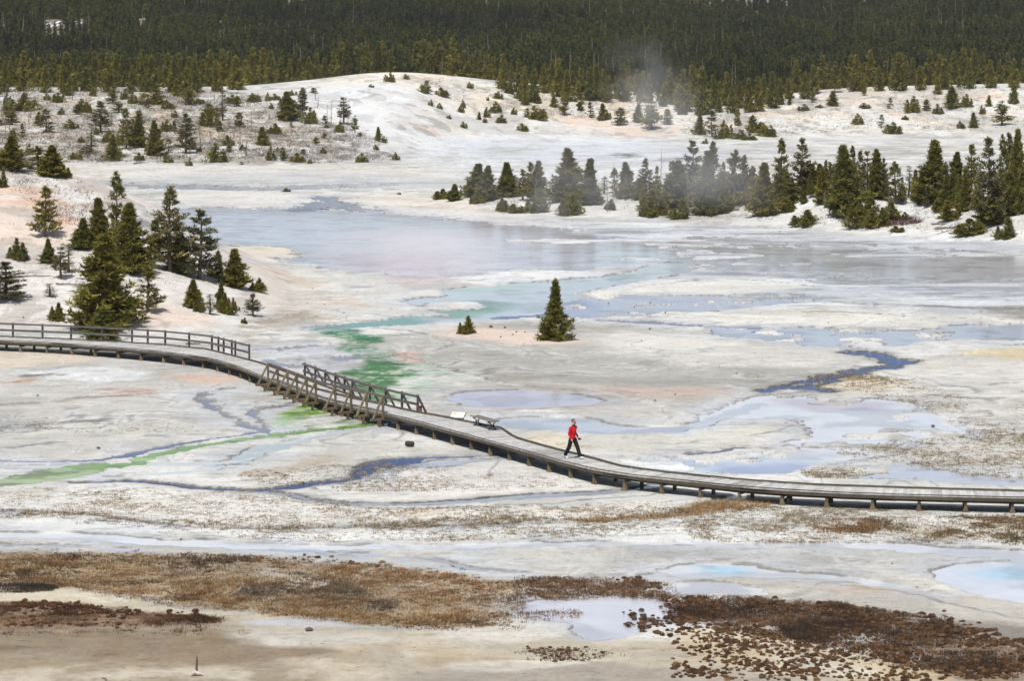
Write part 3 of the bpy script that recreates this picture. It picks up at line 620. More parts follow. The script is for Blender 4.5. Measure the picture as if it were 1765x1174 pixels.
water("pool", "wide milky blue shallows between the boardwalk and the zigzag stream",
      [[(1090, 752), (1165, 742), (1200, 722), (1260, 700), (1320, 681), (1420, 684), (1550, 690), (1590, 700), (1620, 716), (1680, 732), (1722, 746), (1690, 758), (1600, 766), (1540, 778), (1470, 794), (1400, 804), (1320, 818), (1240, 818), (1160, 812), (1080, 800), (1060, 788), (1130, 788), (1240, 786), (1330, 776), (1370, 760), (1400, 740), (1360, 725), (1250, 722), (1180, 738), (1150, 750)]],
      (212, 218, 228), patches=[([(1330, 690), (1440, 686), (1530, 696), (1520, 708), (1400, 706)], (192, 180, 194), 60), ([(1060, 785), (1400, 792), (1300, 812), (1150, 806)], (184, 196, 214), 80), ([(1240, 804), (1390, 800), (1330, 824), (1220, 820)], (150, 164, 200), 50)],
      islands=[[(1168, 760), (1180, 738), (1260, 724), (1340, 724), (1365, 734), (1340, 746), (1290, 752), (1240, 762)], [(1505, 752), (1540, 748), (1570, 758), (1530, 762)], [(1592, 744), (1620, 740), (1645, 750), (1610, 756)], [(1320, 774), (1370, 768), (1390, 774), (1340, 780)], [(1385, 768), (1440, 762), (1450, 768), (1400, 774)], [(1170, 768), (1260, 760), (1320, 766), (1280, 776), (1200, 774)]], ripple=0.10, warp=26)
water("stream", "dark blue riffle trickling into the milky shallows behind the boardwalk",
      [[(1190, 782, 20), (1240, 778, 26), (1265, 772, 20), (1310, 772, 14)]], (60, 74, 110), ripple=0.5, warp=24, nzamt=.3)
water("pool", "shallow blue puddles among tufts at the right end of the boardwalk",
      [[(1400, 808), (1500, 800), (1570, 800), (1640, 812), (1790, 826), (1790, 842), (1640, 834), (1540, 826), (1460, 826)]], (180, 190, 212), islands=[[(1420, 808), (1500, 804), (1540, 812), (1470, 822), (1420, 818)]], ripple=0.08, warp=40, nzamt=0.25)
water("pool", "round lavender pool behind the railing end and the bench",
      [[(772, 684), (800, 676), (860, 673), (930, 673), (990, 680), (1034, 690), (1020, 697), (960, 702), (890, 705), (830, 703), (785, 695)]], (186, 184, 206), ripple=0.03, warp=8, patches=[([(820, 680), (920, 676), (920, 690), (840, 694)], (196, 186, 200), 60)])
water("pool", "pale blue pool stretching behind the bench and the walking man",
      [[(848, 728), (880, 721), (940, 718), (1010, 720), (1040, 728), (1090, 736), (1170, 734), (1240, 716), (1300, 696), (1310, 700), (1250, 724), (1190, 742), (1110, 748), (1020, 748), (940, 744), (890, 738), (855, 733)]], (184, 196, 212), ripple=0.04, warp=10)
water("pool", "small turquoise pool in the pale flat left of the right-hand one",
      [[(1140, 985), (1180, 974), (1240, 970), (1310, 976), (1350, 986), (1440, 992), (1520, 1004), (1600, 1020), (1560, 1020), (1440, 1004), (1340, 998), (1260, 996), (1180, 998)]], (204, 211, 222), patches=[([(1205, 977), (1250, 973), (1300, 978), (1280, 989), (1220, 989)], (158, 200, 222), 70)], ripple=0.04, warp=16)
water("pool", "broad pale pool with a turquoise heart cut by the right edge",
      [[(1608, 990), (1640, 974), (1720, 968), (1900, 966), (1900, 1045), (1800, 1046), (1700, 1030), (1660, 1016), (1625, 1002)]], (202, 210, 226), patches=[([(1670, 985), (1730, 978), (1900, 976), (1900, 1000), (1720, 1000)], (164, 202, 224), 120)], ripple=0.03, warp=16)
water("stream", "long pale blue sheet of water crossing the foreground",
      [[(-120, 918, 50), (100, 924, 60), (300, 936, 60), (600, 944, 50), (900, 940, 50), (1150, 936, 40), (1400, 940, 50), (1600, 948, 70), (1800, 962, 90), (2000, 975, 120)]], (206, 214, 226), ripple=0.05, warp=20)
water("pool", "lavender puddle among the brown tussocks in the foreground",
      [[(885, 1046), (930, 1036), (1000, 1034), (1060, 1026), (1130, 1024), (1180, 1048), (1190, 1070), (1130, 1080), (1085, 1100), (1030, 1106), (985, 1094), (960, 1072), (900, 1058)]], (196, 200, 220), ripple=0.06, warp=40, nzamt=.22)
water("pool", "pale puddle just above the dark tussock field",
      [[(1150, 1008), (1220, 1003), (1290, 1010), (1335, 1026), (1250, 1028), (1180, 1026)]], (200, 204, 218), ripple=0.05, warp=30, nzamt=.15)
water("stream", "deep blue rippled stream bending under the boardwalk",
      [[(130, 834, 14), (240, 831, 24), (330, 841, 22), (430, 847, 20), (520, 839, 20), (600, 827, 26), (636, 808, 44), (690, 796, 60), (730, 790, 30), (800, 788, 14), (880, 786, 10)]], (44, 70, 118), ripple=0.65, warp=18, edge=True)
water("stream", "pale blue side branch beside the deep blue stream",
      [[(640, 822, 30), (700, 808, 30), (760, 800, 60), (800, 796, 40), (880, 791, 10)]], (170, 182, 206), ripple=0.15, warp=24, nzamt=.15)
water("stream", "blue grey stream winding under the boardwalk past the walking man",
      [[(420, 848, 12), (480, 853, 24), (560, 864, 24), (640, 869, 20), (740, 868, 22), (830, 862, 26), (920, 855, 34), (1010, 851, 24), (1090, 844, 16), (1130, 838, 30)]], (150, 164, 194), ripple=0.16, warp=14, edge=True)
water("stream", "grey creek meandering through tufts in front of the boardwalk",
      [[(-60, 882, 8), (120, 886, 10), (260, 902, 12), (340, 910, 14), (480, 913, 12), (700, 909, 12), (900, 904, 14), (1020, 899, 14), (1120, 892, 18), (1190, 882, 26), (1230, 868, 24), (1270, 858, 40)]], (164, 168, 180), ripple=0.10, warp=12)
water("stream", "thin lilac stream above the brown grass",
      [[(560, 956, 14), (640, 957, 16), (720, 962, 16), (770, 970, 20), (810, 981, 14), (880, 986, 10), (980, 990, 8), (1120, 992, 6)], [(-60, 938, 16), (120, 942, 20), (240, 950, 26), (300, 950, 6)], [(480, 948, 20), (540, 950, 30), (560, 955, 20)]], (168, 180, 210), ripple=0.12, warp=14)
water("stream", "blue grey rippled creek looping left of the bridge",
      [[(395, 672, 10), (356, 680, 18), (347, 690, 26), (375, 708, 22), (420, 731, 20), (460, 745, 18), (472, 751, 8)], [(500, 698, 8), (448, 707, 14), (437, 718, 14), (458, 731, 14), (466, 745, 12)]], (118, 128, 156), ripple=0.35, warp=20, nzamt=0.2)
water("stream", "dark narrow rill along the upper edge of the green stream",
      [[(-60, 796, 10), (110, 795, 12), (185, 791, 20), (240, 780, 24), (300, 769, 18), (360, 758, 14), (440, 746, 8)]], (88, 100, 136), ripple=0.35, warp=14)
water("stream", "milky aqua stream running beside the green algae in front of the bridge",
      [[(-60, 806, 50), (120, 806, 40), (240, 800, 30), (330, 800, 40), (400, 795, 40), (450, 780, 44), (520, 760, 40), (600, 744, 30), (680, 728, 20)], [(200, 822, 26), (320, 812, 30), (420, 803, 30)], [(-60, 822, 20), (60, 818, 16)]], (196, 212, 212), ripple=0.08, warp=20, nzamt=.12)
water("stream", "bright green algae stream flowing left from the bridge",
      [[(-120, 842, 70), (0, 835, 84), (90, 820, 90), (160, 806, 70), (210, 802, 40), (250, 797, 8)], [(228, 798, 12), (245, 792, 36), (270, 786, 38), (320, 775, 28), (380, 763, 26), (480, 750, 24), (550, 742, 28), (630, 731, 28)]], (112, 156, 66), ripple=0.10, warp=16, patches=[([(-100, 850), (0, 826), (100, 815), (160, 808), (90, 828), (0, 840)], (142, 160, 70), 40)])
water("stream", "rippled blue grey braids above the bridge railing",
      [[(440, 603, 30), (470, 604, 40), (500, 602, 20)], [(462, 622, 30), (480, 630, 50), (520, 635, 30)], [(470, 610, 14), (520, 600, 20), (560, 596, 12)], [(560, 616, 20), (600, 618, 40), (620, 612, 16)]], (124, 134, 166), ripple=0.35, warp=40, nzamt=.35)
water("pool", "grey sheet of water on the far plain left of the ridge",
      [[(195, 316), (330, 318), (430, 322), (560, 318), (700, 316), (640, 322), (480, 328), (330, 327), (240, 324)]], (192, 196, 208), ripple=0.05, warp=40)
water("stream", "small braided creek feeding the steaming pool from the far plain",
      [[(545, 338, 30), (570, 345, 60), (572, 350, 50), (600, 358, 60), (640, 362, 40)], [(560, 352, 60), (520, 362, 60)]], (140, 150, 178), ripple=0.3, warp=50, nzamt=.2)

nF = fbm(X1 / 0.8, Y1 / 0.8, 57, 4); st3 = fbm(X1 / 2.6, Y1 / 2.2, 181, 5)
WATER_COVER = np.zeros(N)
tri_store = []
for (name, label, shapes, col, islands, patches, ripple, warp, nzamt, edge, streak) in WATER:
    al = np.full(N, -1e9)
    for pts in shapes:
        idx, d = outline(pts, len(pts[0]) == 2, warp, True, 190)
        al[idx] = np.maximum(al[idx], d)
    for pts in islands:
        idx, d = outline(pts, True, warp, True, 40); al[idx] = np.minimum(al[idx], -d)
    if nzamt: al = np.where(al > -1e8, al - np.clip((nB - (0.62 - 0.25 * nzamt)) * 260 * nzamt, 0, None), al)
    al = al + np.where(al > -1e8, (nF - 0.5) * (26 if not edge else 14), 0)
    if name == 'pool' and nzamt == 0 and ripple >= 0.05 and not streak:      # crust breaking the surface of the shallows
        al = np.where(al > -1e8, al - np.clip((st3 - 0.60) * 900, 0, None), al)
    if streak: al = np.where(al > -1e8, al - np.clip((st - (0.50 if streak < 1 else 0.435)) * 900, 0, None) * streak * (smooth((PU - 840) / 260) if streak < 1 else 1), al)
    cover = smooth(al / 10.0 + 0.5)
    WATER_COVER = np.maximum(WATER_COVER, cover)
    halo = smooth((al + 34) / 40.0) * (al > -1e8)
    WET = np.maximum(WET, halo * 0.5)
    if not edge:      # milky film spreading over the crust round the shallows
        film = smooth((al + 110) / 110.0) * (al > -1e8) * smooth((nB - 0.44) / 0.08); sf = np.where(film > 0)[0]
        mixc(sf, (206, 208, 214), film[sf] * 0.55); WET = np.maximum(WET, film * 0.55)
    sel = np.where(halo > 0)[0]
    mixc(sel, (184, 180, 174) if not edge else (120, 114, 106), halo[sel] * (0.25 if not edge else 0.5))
    bank_shade = smooth((al + (8 if edge else 9)) / 4.0) * (al > -1e8) * (1 if edge else smooth((nB - 0.42) / 0.08)); sel = np.where(bank_shade > 0)[0]
    mixc(sel, (92, 88, 84) if edge else (134, 128, 122), bank_shade[sel] * (0.85 if edge else 0.75))  # bank shadow painted into the ground colour as a thin dark waterline
    wet_idx = np.where(al > -8)[0]
    g_ = np.array(col, float); g_ = g_.mean() + (g_ - g_.mean()) * (0.95 if g_[1] - (g_[0] + g_[2]) / 2 > 14 else 0.45 if g_.max() > 150 else 1.15); cc = np.tile(lin(g_) * 0.95, (len(wet_idx), 1))
    inv = np.full(N, -1, np.int64); inv[wet_idx] = np.arange(len(wet_idx))
    for pts, pc, soft in patches:
        idx, d = outline(pts, True, 30, True, soft + 20)
        idx2 = inv[idx]; k = idx2 >= 0; a = smooth(d / soft + 0.5)[k][:, None]
        gp = np.array(pc, float); gp = gp.mean() + (gp - gp.mean()) * 0.75; cc[idx2[k]] = cc[idx2[k]] * (1 - a) + lin(gp) * a
    # streaks of bed colour
    s_ = smooth((fbm(X1[wet_idx] / 2.5, Y1[wet_idx] / 2.5, 81, 4) - 0.5) / 0.16)[:, None]
    green = g_[1] - (g_[0] + g_[2]) / 2 > 14
    cc = cc * (1 - (0.4 if green else 0.22) * s_)
    if green: k_ = (smooth((0.47 - fbm(X1[wet_idx] / 1.6, Y1[wet_idx] / 0.9, 85, 4)) / 0.1) * 0.6)[:, None]; cc = cc * (1 - k_) + lin((176, 196, 150)) * k_
    tri_store.append((name, label, wet_idx, cc, ripple))
Zg = Z1.copy()
plain = 1 - smooth(Z1 / 0.4)
Zg += plain * (0.012 + 0.045 * fbm(X1 / 1.0, Y1 / 1.0, 91, 5) + 0.02 * smooth((fbm(X1 / 9, Y1 / 9, 93, 3) - 0.45) / 0.2))
Zg -= WATER_COVER * plain * 0.13
Zg[ys.searchsorted(74) * NU:] += 0
G_V = np.stack([X1, Y1, Zg], 1)
ii = (np.arange(NY - 1)[:, None] * NU + np.arange(NU - 1)[None, :]).ravel()
QUADS = np.stack([ii, ii + 1, ii + NU + 1, ii + NU], 1)
# snow lying between the trees of the far forest
snow = (Y1 > 1040) & (Y1 < 1130) & (((PU > 70) & (PU < 150)) | ((PU > 236) & (PU < 254))) & (fbm(X1 / 2.5, Y1 / 14, 3, 4) > 0.56)
forest_floor = smooth((Y1 - look(BD, np.clip(UU.ravel(), -4000, 6000)) - 12) / 20)
mixc(ALL, (112, 100, 84), forest_floor * 0.85)
mixc(snow, (238, 240, 245), 1.0)
MIN = np.clip(MIN * np.array([0.862, 0.893, 0.912]), 0, 0.86)
kk_ = smooth((fbm(X1 / 5.5, Y1 / 5.5, 171, 7) - 0.50) / 0.05) * flatm; MIN *= (1 - 0.13 * kk_)[:, None]
gme = mesh_np("ground", G_V, FQ=QUADS, smooth_shade=True)
a = gme.color_attributes.new("mineral", 'FLOAT_COLOR', 'POINT')
c4 = np.ones((N, 4), np.float32); c4[:, :3] = MIN; a.data.foreach_set("color", c4.ravel())
a = gme.attributes.new("wet", 'FLOAT', 'POINT'); a.data.foreach_set("value", np.clip(WET, 0, 1).astype(np.float32))
ground = link("ground", gme, None, [M['ground']])
tag(ground, "pale sinter flats and slopes stained grey, cream and orange", "ground", kind="structure")
for k, (name, label, wet_idx, cc, ripple) in enumerate(tri_store):
    inv = np.full(N, -1, np.int64); inv[wet_idx] = np.arange(len(wet_idx))
    q = inv[QUADS]; q = q[(q >= 0).all(1)]
    if not len(q): print("EMPTY WATER", label); continue
    used = np.unique(q); inv2 = np.full(len(wet_idx), -1, np.int64); inv2[used] = np.arange(len(used))
    V = np.stack([X1[wet_idx], Y1[wet_idx], np.full(len(wet_idx), -0.034 + 0.0008 * k)], 1)[used]
    me = mesh_np(name, V, FQ=inv2[q], smooth_shade=True)
    a = me.color_attributes.new("mineral", 'FLOAT_COLOR', 'POINT')
    c4 = np.ones((len(used), 4), np.float32); c4[:, :3] = cc[used]; a.data.foreach_set("color", c4.ravel())
    a = me.attributes.new("ripple", 'FLOAT', 'POINT'); a.data.foreach_set("value", np.full(len(used), ripple, np.float32))
    tag(link(name, me, None, [M['water']]), label, name, kind="structure")
# ------------------------------------------------------------------ conifers
def leaf_tris(C, D, L, W, rng):
    """one narrow triangle per row, starting at C and pointing along D"""
    n = len(C); D = D / (np.linalg.norm(D, axis=1, keepdims=True) + 1e-9)
    s = np.cross(D, rng.normal(size=(n, 3))); s /= np.linalg.norm(s, axis=1, keepdims=True) + 1e-9
    W = np.asarray(W).reshape(-1, 1) if np.ndim(W) else W; L = np.asarray(L).reshape(-1, 1) if np.ndim(L) else L
    a = C - s * W * 0.5; b = C + s * W * 0.5; c = C + D * L
    return np.stack([a, b, c], 1).reshape(-1, 3)
def profile(style, t):
    if style == 'dense': return (0.03 + 1.0 * (1 - t) ** 1.0) * min(1, 0.6 + t * 5)
    if style == 'cone': return (0.0 + 1.0 * (1 - t) ** 1.15) * min(1, 0.75 + t * 4)
    if style == 'airy': return (0.06 + 0.85 * (1 - t) ** 0.9) * min(1, 0.55 + t * 3)
    if style == 'lanky': return (0.08 + 0.75 * (1 - t) ** 0.7) * (0.5 if t < 0.25 else 1)
    if style == 'bush': return math.sqrt(max(0.02, 1 - (t * 0.95) ** 2)) * min(1, 0.75 + t * 3)
    if style == 'thin': return 0.25 + 0.6 * (1 - t)
    if style == 'spire': return (0.20 - 0.17 * (t - 0.62) / 0.38) * (1 + 0.3 * math.sin(t * 40)) if t > 0.62 else 0.20 + 0.80 * (1 - t / 0.62) ** 0.9
    return (1 - t) ** 0.8 * 0.9 + 0.08
def conifer(seed, style, whorls=26, per=6, clumps=4, leaves=9, ls=0.055, start=0.03, R=0.2):
    """unit-height tree: (trunk MB, crown verts, crown tints)"""
    rng = np.random.RandomState(seed); rnd = random.Random(seed)
    tr = MB(); lean = rng.normal(size=2) * 0.012; r0 = 0.017 if style != 'bush' else 0.02
    axis = lambda t: np.array([lean[0] * math.sin(t * 3) , lean[1] * math.sin(t * 2.3), t])
    tr.tube([tuple(axis(t)) if t > 0 else (0, 0, -0.04) for t in np.linspace(0, 0.985, 8)], [r0 * (1 - 0.93 * t) + 0.0015 for t in np.linspace(0, 1, 8)], 6, (1, 1, 1))
    C = []; D = []; L = []; T = []
    side_gap = rng.rand() * 6.28
    for w in range(whorls):
        t = start + (0.985 - start) * ((w + rng.rand() * 0.6) / whorls)
        if style in ('airy', 'lanky', 'thin') and rng.rand() < 0.10: continue
        lump = 0.60 + 0.66 * rng.rand()
        for k in range(per):
            if style in ('airy', 'lanky', 'thin') and rng.rand() < 0.38: continue
            ph = 2 * math.pi * (k / per) + rng.rand() * 1.3 + w * 0.8
            ln = R * profile(style, t) * lump * (0.72 + 0.5 * rng.rand())
            if style in ('dense', 'cone') and math.cos(ph - side_gap - 2.5 * t) > 0.45: ln *= 0.66
            if style == 'spire' and t < 0.45 and math.cos(ph - side_gap) > 0.2: ln *= 0.7
            z = t + rng.normal() * 0.008
            rise = (-0.12 + 0.5 * t) if style != 'bush' else (0.5 + 0.4 * rng.rand())
            up = 0.45 + 0.25 * rng.rand()
            d = np.array([math.cos(ph), math.sin(ph), 0.0]); b0 = axis(z)
            f = lambda s: b0 + d * ln * s + np.array([0, 0, ln * (rise * s + up * s * s * 0.6)])
            if ln > 0.06: tr.tube([tuple(f(0.0)), tuple(f(0.5)), tuple(f(0.95))], [r0 * 0.28, r0 * 0.18, 0.0012], 3, (0.9, 0.9, 0.9), cap=False)
            tone = 0.62 + 0.62 * rng.rand()
            for c in range(clumps):
                s = 0.32 + 0.68 * (c + 0.5 + 0.4 * (rng.rand() - .5)) / clumps
                if style in ('airy', 'lanky', 'thin') and s < 0.4 and rng.rand() < .7: continue
                p = f(s); tn = tone * (0.8 + 0.4 * rng.rand())
                m = leaves if c < clumps - 1 else leaves + 3
                lz = ls * (1.08 - 0.5 * t); q = p + rng.normal(size=(m, 3)) * lz * 0.30
                dd = d * 0.55 + np.array([0, 0, 0.75]) + rng.normal(size=(m, 3)) * 0.75
                C.append(q); D.append(dd); L.append(lz * (0.75 + 0.6 * rng.rand(m)))
                warm = rng.normal() * 0.06
                T.append(np.repeat(np.array([[tn * (1 + warm), tn, tn * (1 - warm)]]), m * 3, 0))
    # leader
    m = leaves * 2; q = np.array([axis(0.90 + 0.09 * rng.rand()) for _ in range(m)])
    C.append(q); D.append(np.array([0, 0, 1.2]) + rng.normal(size=(m, 3)) * 0.4); L.append(np.full(m, ls * 0.6)); T.append(np.full((m * 3, 3), 0.95))
    C = np.concatenate(C); D = np.concatenate(D); L = np.concatenate(L); T = np.concatenate(T)
    V = leaf_tris(C, D, L, L * (0.34 if style != 'thin' else 0.22), rng)
    return tr, V, T
def dead_tree(seed, n=22, R=0.13):
    rng = np.random.RandomState(seed); tr = MB(); lean = rng.normal(size=2) * 0.03
    ax = lambda t: np.array([lean[0] * t + 0.01 * math.sin(5 * t), lean[1] * t, t])
    tr.tube([tuple(ax(t)) if t > 0 else (0, 0, -0.04) for t in np.linspace(0, 1, 7)], [0.016 * (1 - 0.8 * t) for t in np.linspace(0, 1, 7)], 6, (1, 1, 1))
    for i in range(n):
        t = 0.15 + 0.8 * rng.rand(); ph = rng.rand() * 6.28; ln = R * (1.1 - t) * (0.4 + 0.9 * rng.rand()); b = ax(t)
        d = np.array([math.cos(ph), math.sin(ph), 0.1 + 0.5 * rng.normal()])
        e = b + d * ln; tr.tube([tuple(b), tuple(b + d * ln * .5 + np.array([0, 0, 0.01])), tuple(e)], [0.005, 0.004, 0.002], 3, (0.9, 0.9, 0.92), cap=False)
        for _ in range(2):
            e2 = e + rng.normal(size=3) * ln * 0.35; tr.tube([tuple(b + d * ln * .6), tuple(e2)], [0.003, 0.0015], 3, (0.85, 0.85, 0.87), cap=False)
    return tr
VAR = {}
def variant(key, style, seed, **k):
    if style == 'bush':      # several leaders from one foot
        rb = np.random.RandomState(seed); tr = MB(); V = []; T = []
        n = rb.randint(4, 7); k0 = dict(k); k0['R'] = 0.34; k0['whorls'] = k['whorls']; k0['ls'] = k['ls'] * 0.72
        for j in range(n):
            t1, v1, c1 = conifer(seed * 7 + j, 'dense', **k0); h = (1.0 if j == 0 else 0.42 + 0.45 * rb.rand())
            a_ = 6.28 * j / n + rb.rand(); off = np.array([math.cos(a_), math.sin(a_), 0]) * (0.08 if j == 0 else 0.2 + 0.22 * rb.rand())
            wide = 0.95 + 0.35 * rb.rand()
            V.append(v1 * np.array([h * wide, h * wide, h]) + off); T.append(c1 * (0.85 + 0.3 * rb.rand()))
            tr.add([tuple(np.array(tuple(p)) * h * np.array([wide, wide, 1]) + off) for p in t1.v], t1.f, (1, 1, 1))
        V = np.concatenate(V); T = np.concatenate(T)
    else: tr, V, T = conifer(seed, style, **k)
    cm = mesh_np("crown", V, FT=np.arange(len(V)).reshape(-1, 3), col=T); nm_ = M['pine_grey'] if style in ('lanky', 'thin') or (style == 'airy' and seed % 2) else M['pine']; cm.materials.append(nm_)
    tm = tr.mesh("trunk"); tm.materials.append(M['bark'])
    # one mesh for trees too small to show their parts
    tv = np.array([tuple(p) for p in tr.v], float)
    jm = bpy.data.meshes.new("pine"); nb = len(tv)
    jm.from_pydata([tuple(p) for p in tv] + [tuple(p) for p in V], [], tr.f + [tuple(x + nb for x in (i, i + 1, i + 2)) for i in range(0, len(V), 3)])
    jm.materials.append(M['bark']); jm.materials.append(nm_)
    jm.polygons.foreach_set("material_index", np.array([0] * len(tr.f) + [1] * (len(V) // 3), np.int32))
    ca = jm.color_attributes.new("tint", 'FLOAT_COLOR', 'POINT'); c = np.ones((nb + len(V), 4), np.float32); c[nb:, :3] = T; ca.data.foreach_set("color", c.ravel())
    w = np.percentile(np.hypot(V[:, 0], V[:, 1]), 97.0) * 1.84
    VAR.setdefault(key, []).append((tm, cm, jm, w, V[:, 2].max()))
for i in range(4): variant('dense', 'dense', 10 + i, whorls=30, per=7, clumps=5, leaves=12, ls=0.05, start=0.02, R=0.24)
for i in range(2): variant('cone', 'cone', 20 + i, whorls=26, per=7, clumps=5, leaves=10, ls=0.06, start=0.02, R=0.26)
for i in range(4): variant('airy', 'airy', 30 + i, whorls=22, per=6, clumps=4, leaves=10, ls=0.046, start=0.12, R=0.22)
for i in range(3): variant('lanky', 'lanky', 40 + i, whorls=20, per=5, clumps=3, leaves=11, ls=0.045, start=0.28, R=0.17)
for i in range(4): variant('bush', 'bush', 50 + i, whorls=12, per=6, clumps=3, leaves=9, ls=0.12, start=0.04, R=0.62)
variant('spire', 'spire', 44, whorls=34, per=7, clumps=4, leaves=12, ls=0.046, start=0.02, R=0.26)
for i in range(2): variant('thin', 'thin', 60 + i, whorls=20, per=4, clumps=2, leaves=7, ls=0.05, start=0.12, R=0.11)
# small, lighter meshes for the far slopes
for i in range(4): variant('far', 'dense', 70 + i, whorls=16, per=5, clumps=3, leaves=7, ls=0.085, start=0.03, R=0.22)
for i in range(3): variant('farairy', 'airy', 80 + i, whorls=16, per=5, clumps=3, leaves=6, ls=0.08, start=0.12, R=0.20)
for i in range(5): variant('farbush', 'bush', 90 + i, whorls=7, per=4, clumps=2, leaves=7, ls=0.19, start=0.04, R=0.62)
DEAD = []
for i in range(4):
    dm = dead_tree(100 + i).mesh("dead_tree"); dm.materials.append(M['dead']); DEAD.append(dm)
_use = {}
trng = random.Random(3)
def plant(u, vb, vt, w, style, label, group=None, parts=None, name=None, cat=None):
    p = on_ground(u, vb); h = max((vb - vt) * p.y / F, 0.15)
    if style == 'dead':
        i = _use.get('dead', 0); _use['dead'] = i + 1
        o = link("dead_tree", DEAD[i % len(DEAD)]); o.location = p - Vector((0, 0, 0.1)); k = max(w * p.y / F / 0.26, h * 0.4)
        o.scale = (k, k, h * 1.04); o.rotation_euler = (0, 0, trng.random() * 6.28)
        return tag(o, label, "dead tree", group)
    big = (vb - vt) > 42 if parts is None else parts
    L = VAR[style]; i = _use.get(style, 0); _use[style] = i + 1
    tm, cm, jm, vw, vh = L[i % len(L)]
    k = (w * p.y / F) / vw; s = Vector((k, k, h * 1.03 / vh)); rz = trng.random() * 6.28
    nm = name or ('pine_bush' if 'bush' in style else 'pine_tree'); ct = cat or ('bush' if 'bush' in style else 'pine tree')
    loc = p - Vector((0, 0, 0.03 * h))
    if big:
        root = empty(nm, loc, rz)
        a = link("trunk", tm, root); b = link("crown", cm, root); a.scale = s; b.scale = s
    else:
        root = link(nm, jm); root.location = loc; root.rotation_euler = (0, 0, rz); root.scale = s
    return tag(root, label, ct, group)

